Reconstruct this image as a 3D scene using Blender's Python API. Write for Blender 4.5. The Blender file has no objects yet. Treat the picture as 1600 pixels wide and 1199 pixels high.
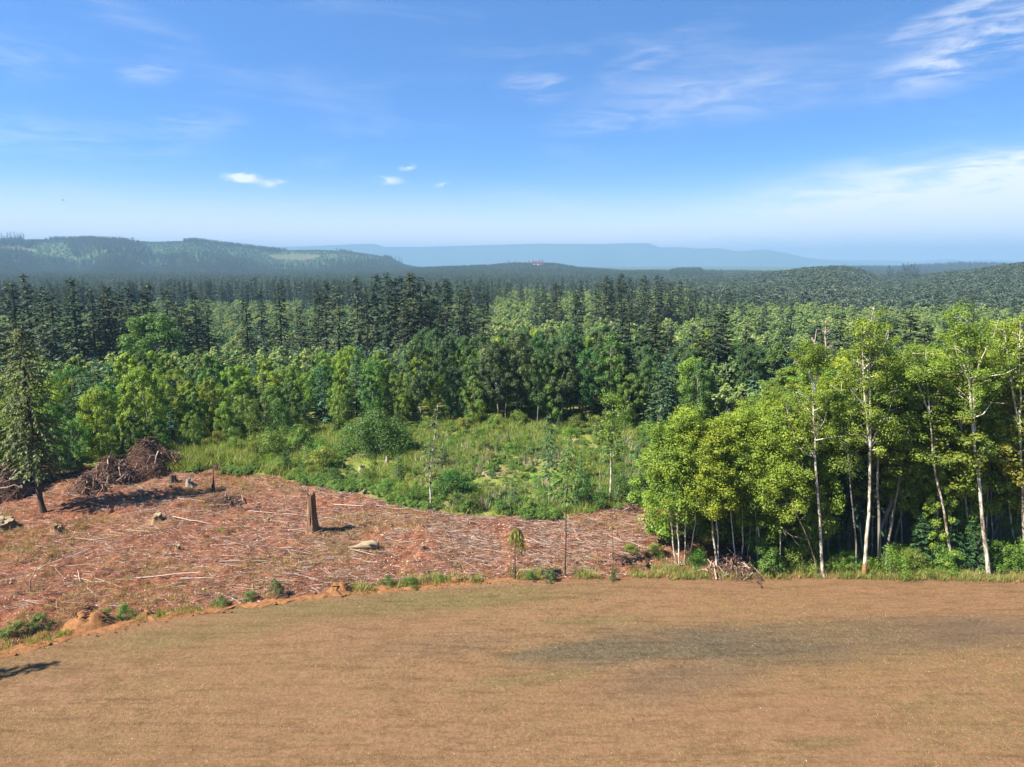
import bpy, math, random
import numpy as np
from mathutils import Vector

SC = bpy.context.scene
COL = SC.collection
R_ = np.random.default_rng(11)
random.seed(5)

# ------------------------------------------------------------------ camera, sky, sun, exposure
CAM_H = 24.0
FPX = 1600 * 24 / 36.0
PITCH = math.atan((599.5 - 412) / FPX)
cam = bpy.data.cameras.new("camera")
cam.sensor_width = 36.0
cam.lens = 24.0
cam.clip_start = 0.5
cam.clip_end = 60000.0
cam_o = bpy.data.objects.new("camera", cam)
COL.objects.link(cam_o)
cam_o.location = (0, 0, CAM_H)
cam_o.rotation_euler = (math.pi / 2 - PITCH, 0, 0)
SC.camera = cam_o

SUN_EL = math.radians(47)
SUN_AZ = math.radians(-113)          # azimuth from +Y towards +X
SUN_STRENGTH, SKY_STRENGTH, EXPOSURE = 5.0, 0.085, 1.75
HAZE_DENSITY, HAZE_COLOUR = 1.75e-4, (0.235, 0.385, 0.56, 1)
SKY_TINT = (0.40, 0.69, 0.97, 1)
sun = bpy.data.lights.new("sun", "SUN")
sun.energy = SUN_STRENGTH
sun.angle = math.radians(0.5)
sun.color = (1.0, 0.94, 0.83)
sun_o = bpy.data.objects.new("sun", sun)
COL.objects.link(sun_o)
sd = Vector((math.sin(SUN_AZ) * math.cos(SUN_EL), math.cos(SUN_AZ) * math.cos(SUN_EL), math.sin(SUN_EL)))
sun_o.rotation_euler = sd.to_track_quat('Z', 'Y').to_euler()
sun_o.location = (-200, 0, 200)

SC.view_settings.view_transform = 'Standard'
SC.view_settings.look = 'None'
SC.view_settings.exposure = EXPOSURE
SC.view_settings.gamma = 1.0
SC.view_settings.use_curve_mapping = False
SC.render.engine = 'CYCLES'
SC.cycles.max_bounces = 7
SC.cycles.diffuse_bounces = 5
SC.cycles.glossy_bounces = 1
SC.cycles.transmission_bounces = 5
SC.cycles.volume_bounces = 2
SC.cycles.use_denoising = True
SC.cycles.caustics_reflective = False
SC.cycles.caustics_refractive = False


class NT:
    """small helper for node trees"""
    def __init__(self, tree):
        self.t = tree
        tree.nodes.clear()

    def n(self, typ, **kw):
        nd = self.t.nodes.new(typ)
        for k, v in kw.items():
            setattr(nd, k, v)
        return nd

    def put(self, sock, v):
        if isinstance(v, bpy.types.NodeSocket):
            self.t.links.new(v, sock)
        elif v is not None:
            sock.default_value = v

    def math(self, op, a, b=None, c=None, clamp=False):
        nd = self.n('ShaderNodeMath', operation=op, use_clamp=clamp)
        self.put(nd.inputs[0], a); self.put(nd.inputs[1], b)
        if c is not None:
            self.put(nd.inputs[2], c)
        return nd.outputs[0]

    def vmath(self, op, a, b=None, out=0):
        nd = self.n('ShaderNodeVectorMath', operation=op)
        self.put(nd.inputs[0], a)
        if b is not None:
            self.put(nd.inputs[1], b)
        return nd.outputs[out]

    def mix(self, f, a, b, blend='MIX'):
        nd = self.n('ShaderNodeMix', data_type='RGBA', blend_type=blend)
        self.put(nd.inputs[0], f); self.put(nd.inputs[6], a); self.put(nd.inputs[7], b)
        return nd.outputs[2]

    def noise(self, vec, scale, detail=4.0, rough=0.55, dist=0.0):
        nd = self.n('ShaderNodeTexNoise')
        self.put(nd.inputs['Vector'], vec)
        nd.inputs['Scale'].default_value = scale
        nd.inputs['Detail'].default_value = detail
        nd.inputs['Roughness'].default_value = rough
        nd.inputs['Distortion'].default_value = dist
        return nd.outputs['Fac']

    def mapping(self, vec, loc=(0, 0, 0), rot=(0, 0, 0), sc=(1, 1, 1), typ='POINT'):
        nd = self.n('ShaderNodeMapping', vector_type=typ)
        self.put(nd.inputs[0], vec)
        nd.inputs[1].default_value = loc; nd.inputs[2].default_value = rot; nd.inputs[3].default_value = sc
        return nd.outputs[0]

    def ramp(self, f, stops, interp='LINEAR'):
        nd = self.n('ShaderNodeValToRGB')
        nd.color_ramp.interpolation = interp
        el = nd.color_ramp.elements
        while len(el) < len(stops):
            el.new(0.5)
        for e, (p, c) in zip(el, stops):
            e.position = p
            e.color = (c, c, c, 1) if isinstance(c, (int, float)) else (*c[:3], 1)
        self.put(nd.inputs[0], f)
        return nd.outputs[0]

    def smooth(self, v, a, b, lo=0.0, hi=1.0):
        nd = self.n('ShaderNodeMapRange', interpolation_type='SMOOTHSTEP')
        self.put(nd.inputs[0], v)
        nd.inputs[1].default_value = a; nd.inputs[2].default_value = b
        nd.inputs[3].default_value = lo; nd.inputs[4].default_value = hi
        return nd.outputs[0]


def px_dir(px, py):
    xc = (px - 800.0) / FPX
    yc = -(py - 599.5) / FPX
    return np.array([xc, math.cos(PITCH) + yc * math.sin(PITCH), -math.sin(PITCH) + yc * math.cos(PITCH)])


world = bpy.data.worlds.new("World")
SC.world = world
world.use_nodes = True
w = NT(world.node_tree)
gen = w.n('ShaderNodeTexCoord').outputs['Generated']
sep = w.n('ShaderNodeSeparateXYZ'); w.put(sep.inputs[0], gen)
zz = w.math('MULTIPLY', w.math('MAXIMUM', sep.outputs[2], 0.0), 2.3)
comb = w.n('ShaderNodeCombineXYZ')
w.put(comb.inputs[0], sep.outputs[0]); w.put(comb.inputs[1], sep.outputs[1]); w.put(comb.inputs[2], zz)
sky = w.n('ShaderNodeTexSky', sky_type='NISHITA')
sky.sun_disc = False
sky.sun_elevation = SUN_EL
sky.sun_rotation = SUN_AZ
sky.altitude = 100
sky.air_density = 1.0
sky.dust_density = 0.15
sky.ozone_density = 2.0
w.put(sky.inputs[0], w.vmath('NORMALIZE', comb.outputs[0]))
skyc = w.mix(1.0, sky.outputs[0], SKY_TINT, 'MULTIPLY')
skyc = w.mix(w.math('POWER', w.smooth(sep.outputs[2], 0.19, 0.0), 2.9), skyc, (6.6, 5.45, 4.7, 1))
az = w.math('ARCTAN2', sep.outputs[0], sep.outputs[1])
el = w.math('ARCSINE', sep.outputs[2])
ae = w.n('ShaderNodeCombineXYZ'); w.put(ae.inputs[0], az); w.put(ae.inputs[1], el)
ae = ae.outputs[0]
wisp = w.noise(w.mapping(ae, rot=(0, 0, 0.22), sc=(5.0, 26.0, 1)), 2.2, 8, 0.62, 0.7)
puff = w.noise(w.mapping(ae, rot=(0, 0, 0.10), sc=(12.0, 34.0, 1)), 2.6, 6, 0.6, 0.3)
wispm = w.smooth(wisp, 0.36, 0.68)
puffm = w.smooth(puff, 0.40, 0.60)
softm = w.math('ADD', w.math('MULTIPLY', wispm, .6), .25)
total = None
# (px, py, half width px, half height px, tilt, strength, noise)
CLOUDS = [
    (378, 278, 34, 11, 0.0, 1.5, 'p'), (428, 287, 32, 9, 0.05, .8, 'p'), (605, 282, 34, 9, -0.05, .75, 'p'),
    (636, 262, 18, 7, 0.1, .65, 'p'), (694, 289, 20, 7, 0, .85, 'p'),
    (838, 134, 75, 34, 0.0, .36, 'w'), (1120, 145, 260, 60, 0.02, .34, 's'), (1010, 90, 120, 26, 0.35, .20, 'w'),
    (1500, 335, 430, 105, 0.03, 1.75, 's'), (1580, 290, 300, 60, 0.0, .5, 's'), (1650, 250, 120, 26, 0.0, .9, 'w'),
    (1340, 378, 440, 44, 0.0, 1.0, 's'),
    (1540, 75, 190, 50, 0.28, .42, 'w'), (1600, 40, 190, 40, 0.28, .36, 'w'), (1500, 20, 130, 24, 0.25, .5, 'w'),
    (110, 218, 240, 42, 0.0, .20, 'w'), (20, 90, 110, 40, 0.1, .16, 'w'), (230, 112, 60, 26, 0.1, .25, 'w'),
    (180, 20, 170, 30, -0.3, .10, 'w'), (310, 190, 90, 30, 0.1, .2, 'w'), (950, 190, 160, 26, 0.05, .22, 'w'),
]
for (cx, cy, hw, hh, tl, st, kind) in CLOUDS:
    d = px_dir(cx, cy); d = d / np.linalg.norm(d)
    a0, e0 = math.atan2(d[0], d[1]), math.asin(d[2])
    m = w.mapping(ae, loc=(a0, e0, 0), rot=(0, 0, tl), sc=(hw / FPX, hh / FPX, 1), typ='TEXTURE')
    f = w.smooth(w.vmath('LENGTH', m, out=1), 1.0, 0.0)
    f = w.math('MULTIPLY', w.math('MULTIPLY', f, wispm if kind == 'w' else softm if kind == 's' else puffm), st)
    total = f if total is None else w.math('ADD', total, f)
# thin cirrus over the whole of the sky
cir = w.noise(w.mapping(ae, loc=(3, 1, 0), rot=(0, 0, 0.2), sc=(2.0, 9.0, 1)), 1.6, 7, 0.6, 0.5)
total = w.math('ADD', total, w.math('MULTIPLY', w.smooth(cir, 0.50, 0.80), 0.14))
total = w.math('MINIMUM', total, 0.85)
skyc = w.mix(total, skyc, (4.6, 4.55, 4.5, 1))
bg = w.n('ShaderNodeBackground')
w.put(bg.inputs[0], skyc)
bg.inputs[1].default_value = SKY_STRENGTH
wo = w.n('ShaderNodeOutputWorld')
w.t.links.new(bg.outputs[0], wo.inputs[0])


# ------------------------------------------------------------------ maths helpers
def unit(v):
    return v / np.maximum(np.linalg.norm(v, axis=-1, keepdims=True), 1e-9)


def sstep(t):
    t = np.clip(t, 0, 1)
    return t * t * (3 - 2 * t)


_LAT = np.random.default_rng(3).random((256, 256))


def vnoise(x, y, seed=0):
    x = np.asarray(x, float) + seed * 17.31; y = np.asarray(y, float) + seed * 9.77
    xi, yi = np.floor(x).astype(int), np.floor(y).astype(int)
    fx, fy = x - xi, y - yi
    fx, fy = fx * fx * (3 - 2 * fx), fy * fy * (3 - 2 * fy)
    g = lambda a, b: _LAT[a & 255, b & 255]
    return (g(xi, yi) * (1 - fx) + g(xi + 1, yi) * fx) * (1 - fy) + (g(xi, yi + 1) * (1 - fx) + g(xi + 1, yi + 1) * fx) * fy


def fbm(x, y, oct=4, seed=0, gain=0.5):
    s, a, t = 0, 1.0, 0
    for k in range(oct):
        s = s + a * vnoise(x * 2 ** k, y * 2 ** k, seed + k); t += a; a *= gain
    return s / t


# ------------------------------------------------------------------ terrain heights
def crest(R, pts, tree=0.0):
    """pixel skyline -> world crest height at distance R (less the trees that stand on it)"""
    xs, zs = [], []
    for px, py in pts:
        d = px_dir(px, py)
        xs.append(px); zs.append(CAM_H + R * d[2] / math.hypot(d[0], d[1]) - tree)
    return np.array(xs, float), np.array(zs)


BASE_LOW = -10.0
RIDGES = [  # crest distance, front width, back width, profile
    (1250, 850, 600, crest(1250, [(900, 470), (1000, 462), (1060, 450), (1130, 443), (1160, 436), (1220, 428), (1260, 422), (1310, 419), (1345, 424), (1365, 434), (1420, 438), (1470, 431), (1530, 424), (1600, 414), (1700, 405), (1900, 410)], 8)),
    (2200, 800, 500, crest(2200, [(300, 440), (560, 432), (640, 420), (700, 417), (760, 415), (800, 411), (870, 412), (905, 418), (950, 421), (1000, 425), (1040, 424), (1060, 419), (1095, 419), (1105, 427), (1200, 430), (1400, 432), (1900, 432)], 13)),
    (3300, 1400, 800, crest(3300, [(-700, 400), (-300, 380), (-100, 384), (0, 378), (40, 374), (60, 374), (100, 374), (140, 373), (200, 375), (240, 378), (310, 376), (340, 380), (400, 387), (440, 391), (500, 390), (540, 392), (580, 397), (610, 402), (630, 412), (680, 425), (800, 440)], 6)),
    (3500, 500, 500, crest(3500, [(1100, 440), (1300, 432), (1340, 428), (1380, 421), (1430, 416), (1500, 412), (1560, 413), (1600, 416), (1700, 412), (2000, 415)], 16)),
    (11500, 2200, 1300, crest(11500, [(-900, 392), (-200, 400), (300, 395), (410, 387), (480, 385), (550, 382), (585, 381), (602, 386), (660, 386), (760, 383), (840, 381), (940, 381.5), (980, 380), (1012, 380), (1030, 387), (1060, 386), (1090, 389), (1125, 388), (1150, 393), (1195, 390), (1230, 396), (1255, 402), (1290, 406), (1340, 411), (1500, 420), (2200, 425)], 0)),
    (14500, 1000, 700, crest(14500, [(900, 415), (1200, 408), (1290, 406), (1390, 407), (1430, 409), (1470, 406), (1492, 405), (1510, 408), (1535, 405.5), (1570, 407), (1600, 408), (1900, 404), (2400, 410)], 0)),
]


def T(x, y):
    x = np.asarray(x, float); y = np.asarray(y, float)
    r = np.hypot(x, y)
    px = 800 + FPX * x / (np.maximum(y, 1.0) * math.cos(PITCH))
    px = np.where(y < 1.0, np.where(x < 0, -1500, 3000), px)
    base = BASE_LOW * sstep((r - 100) / 115.0)
    base = base + (fbm(x / 40, y / 40, 3, 5) - 0.5) * 2.4 * sstep((r - 105) / 60)
    out = base.copy()
    for k, (R, wf, wb, (xs, zs)) in enumerate(RIDGES):
        z = np.interp(px, xs, zs)
        wv = wf * (0.75 + 0.5 * vnoise(px / 60.0, np.zeros_like(px) + k, 40 + k))
        s = np.where(r < R, sstep(1 - (R - r) / wv), sstep(1 - (r - R) / wb))
        fold = 1 + 0.10 * (fbm(px / 45.0, r / 300.0, 3, 60 + k) - 0.5) * np.where(r < R * 0.96, 1, 0)
        out = np.maximum(out, base + (z - base) * np.clip(s * fold, 0, 1))
    return out


def Tz(x, y):
    return float(T(np.array([x]), np.array([y]))[0])


def ground(px, py, lift=0.0):
    """point of the ground seen at a place of the photograph"""
    d = px_dir(px, py)
    t = (0 - CAM_H) / d[2] if d[2] < -1e-3 else 2000.0
    for _ in range(40):
        p = d * t
        z = Tz(p[0], p[1])
        t2 = (z - CAM_H) / d[2]
        t = 0.5 * t + 0.5 * t2
    p = d * t
    return np.array([p[0], p[1], Tz(p[0], p[1]) + lift])


def at_depth(px, py, y):
    d = px_dir(px, py)
    return np.array([0, 0, CAM_H]) + d * (y / d[1])


def proj(p):
    x, y, z = p[0], p[1], p[2] - CAM_H
    dep = y * math.cos(PITCH) - z * math.sin(PITCH)
    up = y * math.sin(PITCH) + z * math.cos(PITCH)
    return 800 + FPX * x / dep, 599.5 - FPX * up / dep


def xy_at(px, r):
    """ground point at distance r in the direction of picture column px"""
    k = (px - 800) * math.cos(PITCH) / FPX
    y = r / math.hypot(1, k)
    return k * y, y


def gcurve(pts):
    g = np.array([ground(a, b) for a, b in pts])
    o = np.argsort(g[:, 0])
    return g[o, 0], g[o, 1]


FBX, FBY = gcurve([(-500, 1110), (-250, 1075), (0, 1024), (120, 996), (230, 970), (400, 946), (540, 928), (700, 914), (820, 907), (1050, 904), (1300, 902), (1600, 908), (1900, 925), (2200, 950)])
CBX, CBY = gcurve([(-420, 735), (-150, 728), (0, 722), (100, 720), (170, 735), (270, 738), (330, 735), (430, 745), (520, 762), (560, 772), (640, 792), (700, 803), (780, 807), (880, 807), (930, 798), (1000, 791), (1040, 790), (1110, 800), (1150, 815)])


def FB(x):
    return np.interp(x, FBX, FBY)


def CB(x):
    x = np.asarray(x, float)
    v = np.interp(x, CBX, CBY)
    xe = CBX[-1]
    return np.maximum(np.where(x > xe, v - (x - xe) * 4.0, v), FB(x) + 0.6)


def in_sheets(x, y):
    """how far (m) a point lies inside the field or the clearing"""
    y1 = np.where(x < CBX[-1] + 3, CB(x), FB(x))
    return np.minimum(y1 - y, 60.0)


def clearing_relief(x, y):
    e = np.clip(np.minimum(CB(x) - y, y - FB(x)) / 1.5, 0, 1)
    n = (fbm(x / 5.0, y / 5.0, 3, 21) - 0.5) * 0.9 + np.abs(fbm(x / 1.6, y / 1.1, 3, 23) - 0.5) * 1.15 - 0.15
    return n * e + (e - 1) * 0.03


def field_relief(x, y):
    e = np.clip((FB(x) - y) / 2.0, 0, 1)
    return ((fbm(x / 14.0, y / 9.0, 3, 31) - 0.5) * 0.45 + (fbm(x / 1.1, y / 1.1, 2, 33) - 0.5) * 0.05) * e


def G(x, y):
    """height of the visible ground anywhere"""
    x = float(x); y = float(y)
    fb = float(FB(x))
    if y < fb:
        return float(field_relief(np.array([x]), np.array([y]))[0]) + 0.05
    if y < float(CB(x)) and x < CBX[-1] + 3:
        return float(clearing_relief(np.array([x]), np.array([y]))[0]) + 0.05
    return Tz(x, y)


# ------------------------------------------------------------------ mesh helpers
class MB:
    def __init__(self):
        self.v, self.f, self.m, self.t, self.nv = [], [], [], [], 0

    def add(self, V, F, mat=0, tint=0.5):
        V = np.asarray(V, float); F = np.asarray(F, int)
        self.v.append(V); self.f.append((F + self.nv, mat))
        self.t.append(np.broadcast_to(np.asarray(tint, float), (len(V),)))
        self.nv += len(V)

    def tube(self, P, rad, sides=6, mat=0, tint=0.5, cap=True):
        P = np.asarray(P, float); rad = np.broadcast_to(np.asarray(rad, float), (len(P),))
        tan = unit(np.gradient(P, axis=0))
        ref = np.array([0.0, 1.0, 0.0]) if abs(tan[0][1]) < 0.9 else np.array([1.0, 0, 0])
        S = unit(np.cross(tan, ref)); U = np.cross(S, tan)
        a = np.arange(sides) / sides * 2 * np.pi
        ring = P[:, None] + rad[:, None, None] * (np.cos(a)[None, :, None] * S[:, None] + np.sin(a)[None, :, None] * U[:, None])
        n = len(P)
        V = ring.reshape(-1, 3)
        i, j = np.meshgrid(np.arange(n - 1), np.arange(sides), indexing='ij')
        j2 = (j + 1) % sides
        F = np.stack([i * sides + j, i * sides + j2, (i + 1) * sides + j2, (i + 1) * sides + j], -1).reshape(-1, 4)
        self.add(V, F, mat, tint)
        if cap:
            for e, c in ((0, P[0]), (n - 1, P[-1])):
                base = np.vstack([ring[e], c[None]])
                k = np.arange(sides)
                tri = np.stack([k, (k + 1) % sides, np.full(sides, sides)], -1)
                self.add(base, tri if e else tri[:, ::-1], mat, tint if np.ndim(tint) == 0 else 0.5)

    def kites(self, P, D, S, L, W, mat=0, tint=0.5, mid=0.45):
        n = len(P)
        L = np.broadcast_to(np.asarray(L, float), (n,))[:, None]; W = np.broadcast_to(np.asarray(W, float), (n,))[:, None]
        V = np.stack([P, P + D * L * mid + S * W * .5, P + D * L, P + D * L * mid - S * W * .5], 1).reshape(-1, 3)
        F = np.arange(n * 4).reshape(n, 4)
        self.add(V, F, mat, np.repeat(np.broadcast_to(np.asarray(tint, float), (n,)), 4))

    def box(self, c, s, mat=0, rz=0.0):
        c = np.array(c, float); s = np.array(s, float) / 2
        V = np.array([[i, j, k] for k in (-1, 1) for j in (-1, 1) for i in (-1, 1)], float) * s
        if rz:
            cz, sz = math.cos(rz), math.sin(rz)
            V = V @ np.array([[cz, sz, 0], [-sz, cz, 0], [0, 0, 1]])
        F = [[0, 2, 3, 1], [4, 5, 7, 6], [0, 1, 5, 4], [2, 6, 7, 3], [0, 4, 6, 2], [1, 3, 7, 5]]
        self.add(V + c, F, mat)

    def grid(self, X, Y, Z, mat=0, tint=0.5):
        n, m = X.shape
        V = np.stack([X, Y, Z], -1).reshape(-1, 3)
        i, j = np.meshgrid(np.arange(n - 1), np.arange(m - 1), indexing='ij')
        F = np.stack([i * m + j, (i + 1) * m + j, (i + 1) * m + j + 1, i * m + j + 1], -1).reshape(-1, 4)
        self.add(V, F, mat, tint)

    def mesh(self, name, mats, smooth=False):
        V = np.concatenate(self.v)
        loops = np.concatenate([f.reshape(-1) for f, _ in self.f])
        tot = np.concatenate([np.full(len(f), f.shape[1]) for f, _ in self.f])
        mi = np.concatenate([np.full(len(f), m) for f, m in self.f])
        me = bpy.data.meshes.new(name)
        me.vertices.add(len(V)); me.vertices.foreach_set('co', V.astype(np.float32).ravel())
        me.loops.add(len(loops)); me.loops.foreach_set('vertex_index', loops.astype(np.int32))
        me.polygons.add(len(tot))
        me.polygons.foreach_set('loop_start', (np.cumsum(tot) - tot).astype(np.int32))
        me.polygons.foreach_set('loop_total', tot.astype(np.int32))
        me.polygons.foreach_set('material_index', mi.astype(np.int32))
        if smooth:
            me.polygons.foreach_set('use_smooth', np.ones(len(tot), bool))
        at = me.attributes.new('tint', 'FLOAT', 'POINT')
        at.data.foreach_set('value', np.concatenate(self.t).astype(np.float32))
        for m in (mats if isinstance(mats, (list, tuple)) else [mats]):
            me.materials.append(m)
        me.update(calc_edges=True)
        me.validate()
        return me


def link(name, mesh, parent=None, **props):
    o = bpy.data.objects.new(name, mesh)
    COL.objects.link(o)
    if parent is not None:
        o.parent = parent
    for k, v in props.items():
        if v is not None:
            o[k] = v
    return o


def thing(name, label, cat, loc=(0, 0, 0), rz=0.0, sc=(1, 1, 1), group=None):
    o = link(name, None, None, label=label, category=cat, group=group)
    o.empty_display_size = 0.3
    o.location = loc
    o.rotation_euler = (0, 0, rz)
    o.scale = sc
    return o


ORD = ("leftmost second third fourth fifth sixth seventh eighth ninth tenth eleventh twelfth thirteenth fourteenth fifteenth sixteenth "
       "seventeenth eighteenth nineteenth twentieth twenty-first twenty-second twenty-third twenty-fourth twenty-fifth twenty-sixth "
       "twenty-seventh twenty-eighth twenty-ninth thirtieth thirty-first thirty-second thirty-third thirty-fourth thirty-fifth "
       "thirty-sixth thirty-seventh thirty-eighth thirty-ninth fortieth " + " ".join(t + "-" + u for t in ("forty", "fifty", "sixty", "seventy", "eighty") for u in "first second third fourth fifth sixth seventh eighth ninth".split())).split()


def nth(i):
    return "leftmost" if i == 0 else ORD[i] + " from the left" if i < len(ORD) else "farther right"


# ------------------------------------------------------------------ materials
def material(name):
    m = bpy.data.materials.new(name)
    m.use_nodes = True
    return m, NT(m.node_tree)


def finish(m, nt, shader, bump=None):
    out = nt.n('ShaderNodeOutputMaterial')
    nt.t.links.new(shader, out.inputs[0])
    return m


def leaf_material(name, stops, trans=0.35, var=0.35, tcol=(1.15, 1.15, 0.5)):
    m, nt = material(name)
    at = nt.n('ShaderNodeAttribute', attribute_name='tint')
    oi = nt.n('ShaderNodeObjectInfo')
    f = nt.math('ADD', nt.math('MULTIPLY', at.outputs['Fac'], 1 - var), nt.math('MULTIPLY', oi.outputs['Random'], var))
    c = nt.ramp(f, stops)
    c = nt.mix(1.0, c, oi.outputs['Color'], 'MULTIPLY')
    d = nt.n('ShaderNodeBsdfDiffuse'); nt.put(d.inputs[0], c)
    t = nt.n('ShaderNodeBsdfTranslucent'); nt.put(t.inputs[0], nt.mix(1.0, c, (*tcol, 1), 'MULTIPLY'))
    g = nt.n('ShaderNodeBsdfGlossy'); g.inputs[0].default_value = (.5, .5, .5, 1); g.inputs[1].default_value = 0.55
    a = nt.n('ShaderNodeMixShader'); a.inputs[0].default_value = trans
    nt.t.links.new(d.outputs[0], a.inputs[1]); nt.t.links.new(t.outputs[0], a.inputs[2])
    b = nt.n('ShaderNodeMixShader'); b.inputs[0].default_value = 0.04
    nt.t.links.new(a.outputs[0], b.inputs[1]); nt.t.links.new(g.outputs[0], b.inputs[2])
    return finish(m, nt, b.outputs[0])


def surface(name, stops, scale, detail=5, stretch=(1, 1, 1), rough=0.9, bump=0.0, var=0.0, tint=0.0, dist=0.0):
    m, nt = material(name)
    co = nt.n('ShaderNodeTexCoord').outputs['Object']
    f = nt.noise(nt.mapping(co, sc=stretch), scale, detail, 0.6, dist)
    if tint:
        at = nt.n('ShaderNodeAttribute', attribute_name='tint')
        f = nt.math('ADD', nt.math('MULTIPLY', f, 1 - tint), nt.math('MULTIPLY', at.outputs['Fac'], tint))
    if var:
        oi = nt.n('ShaderNodeObjectInfo')
        f = nt.math('ADD', f, nt.math('MULTIPLY', nt.math('SUBTRACT', oi.outputs['Random'], 0.5), var))
    c = nt.ramp(f, stops)
    p = nt.n('ShaderNodeBsdfPrincipled')
    nt.put(p.inputs['Base Color'], c)
    p.inputs['Roughness'].default_value = rough
    p.inputs['Specular IOR Level'].default_value = 0.15
    if bump:
        b = nt.n('ShaderNodeBump'); b.inputs[0].default_value = bump; b.inputs[1].default_value = 0.05
        nt.put(b.inputs['Height'], f)
        nt.t.links.new(b.outputs[0], p.inputs['Normal'])
    return finish(m, nt, p.outputs[0])


M = {}
M['broad'] = leaf_material('broadleaf foliage', [(0.1, (0.071, 0.134, 0.018)), (.5, (0.136, 0.228, 0.029)), (.9, (0.243, 0.323, 0.039))], .36, tcol=(1.25, 1.2, .5))
M['broad_dark'] = leaf_material('dark broadleaf foliage', [(0.1, (0.029, 0.065, 0.021)), (.5, (0.052, 0.104, 0.029)), (.9, (0.098, 0.156, 0.033))], .25)
M['alder'] = leaf_material('alder foliage', [(0.1, (0.082, 0.139, 0.019)), (.5, (0.158, 0.238, 0.027)), (.9, (0.287, 0.343, 0.036))], .42, tcol=(1.35, 1.25, .5))
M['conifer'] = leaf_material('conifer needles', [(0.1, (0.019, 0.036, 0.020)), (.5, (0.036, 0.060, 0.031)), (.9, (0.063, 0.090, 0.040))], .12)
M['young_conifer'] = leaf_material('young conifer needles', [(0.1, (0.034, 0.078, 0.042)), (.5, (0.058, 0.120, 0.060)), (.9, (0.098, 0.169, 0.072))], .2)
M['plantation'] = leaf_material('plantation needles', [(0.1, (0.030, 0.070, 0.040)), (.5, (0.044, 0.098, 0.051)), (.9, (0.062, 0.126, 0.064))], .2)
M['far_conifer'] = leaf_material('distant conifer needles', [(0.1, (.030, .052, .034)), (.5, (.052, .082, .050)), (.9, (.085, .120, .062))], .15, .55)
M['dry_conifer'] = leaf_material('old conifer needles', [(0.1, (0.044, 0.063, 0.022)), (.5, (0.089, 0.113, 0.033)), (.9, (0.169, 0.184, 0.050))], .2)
M['far_broad'] = leaf_material('distant broadleaf foliage', [(0.1, (0.088, 0.146, 0.038)), (.5, (0.150, 0.218, 0.055)), (.9, (0.250, 0.292, 0.085))], .3, .6)
M['hill_broad'] = leaf_material('hillside foliage', [(0.1, (0.034, 0.055, 0.031)), (.5, (0.065, 0.094, 0.051)), (.9, (0.114, 0.134, 0.084))], .2, .65)
M['shrub'] = leaf_material('shrub foliage', [(0.1, (0.062, 0.123, 0.019)), (.5, (0.107, 0.194, 0.028)), (.9, (0.187, 0.265, 0.047))], .35, .45)
M['weed'] = leaf_material('grass blades', [(0.1, (0.123, 0.170, 0.034)), (.5, (0.210, 0.261, 0.049)), (.9, (0.358, 0.352, 0.123))], .4, .55)
M['dry'] = leaf_material('dry grass blades', [(0.1, (0.201, 0.153, 0.057)), (.5, (0.340, 0.235, 0.089)), (.9, (0.526, 0.347, 0.153))], .3, .5)
M['droop'] = leaf_material('yellow-green drooping foliage', [(0.1, (0.139, 0.160, 0.032)), (.5, (0.213, 0.213, 0.048)), (.9, (0.320, 0.277, 0.064))], .4)
M['bark'] = surface('dark bark', [(.3, (.030, .022, .016)), (.7, (.10, .075, .055))], 6, 5, (1, 1, .2), bump=.6)
M['birch'] = surface('pale alder bark', [(.30, (.045, .032, .020)), (.40, (.22, .175, .12)), (.50, (.46, .41, .33)), (.75, (.60, .56, .48))], 1.7, 7, (2.4, 2.4, .8), .85, .5, .12)
M['rubbed'] = surface('rubbed orange bark', [(.3, (.16, .08, .03)), (.7, (.34, .19, .08))], 5, 5, bump=.3)
M['grey_bark'] = surface('grey bark', [(.3, (.09, .08, .065)), (.7, (.24, .21, .17))], 3, 5, (1, 1, .3), bump=.4)
M['deadwood'] = surface('bleached deadwood', [(.25, (0.144, 0.107, 0.079)), (.5, (0.289, 0.229, 0.176)), (.8, (0.433, 0.363, 0.285))], 4, 5, (1, 1, 1), .9, .3, .5)
M['slash'] = surface('slash wood', [(.12, (0.049, 0.026, 0.018)), (.35, (0.156, 0.090, 0.061)), (.58, (0.312, 0.217, 0.164)), (.9, (0.492, 0.410, 0.336))], 1.5, 3, (1, 1, 1), .95, 0, .0, .75)
M['snag'] = surface('snag wood', [(.25, (0.052, 0.026, 0.014)), (.45, (0.138, 0.071, 0.040)), (.6, (0.243, 0.143, 0.088)), (.8, (0.388, 0.278, 0.184))], 3.0, 6, (3, 3, .25), .9, .9)
M['stump'] = surface('stump wood', [(.3, (0.080, 0.043, 0.021)), (.6, (0.173, 0.106, 0.055)), (.85, (0.277, 0.186, 0.107))], 3, 5, (1, 1, .4), .9, .6, .3)
M['pale_wood'] = surface('split pale wood', [(.3, (0.164, 0.111, 0.057)), (.6, (0.257, 0.198, 0.127)), (.85, (0.312, 0.265, 0.201))], 4, 4, (.4, 2, 2), .9, .3)
M['hollow'] = surface('rotten wood', [(.3, (.012, .010, .009)), (.7, (.05, .035, .025))], 5)
M['root'] = surface('dark roots', [(.3, (0.034, 0.017, 0.011)), (.7, (0.138, 0.067, 0.041))], 5, 5, var=.2)
M['white_paint'] = surface('white painted siding', [(.3, (.70, .70, .68)), (.7, (.80, .80, .78))], 2)
M['red_roof'] = surface('red metal roof', [(.3, (.11, .045, .045)), (.7, (.14, .055, .055))], 2, rough=.5)
M['grey_roof'] = surface('grey roof', [(.3, (.22, .22, .23)), (.7, (.30, .30, .31))], 2)
M['glass'] = surface('dark window glass', [(.3, (.03, .04, .05)), (.7, (.05, .06, .07))], 2, rough=.15)
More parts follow.
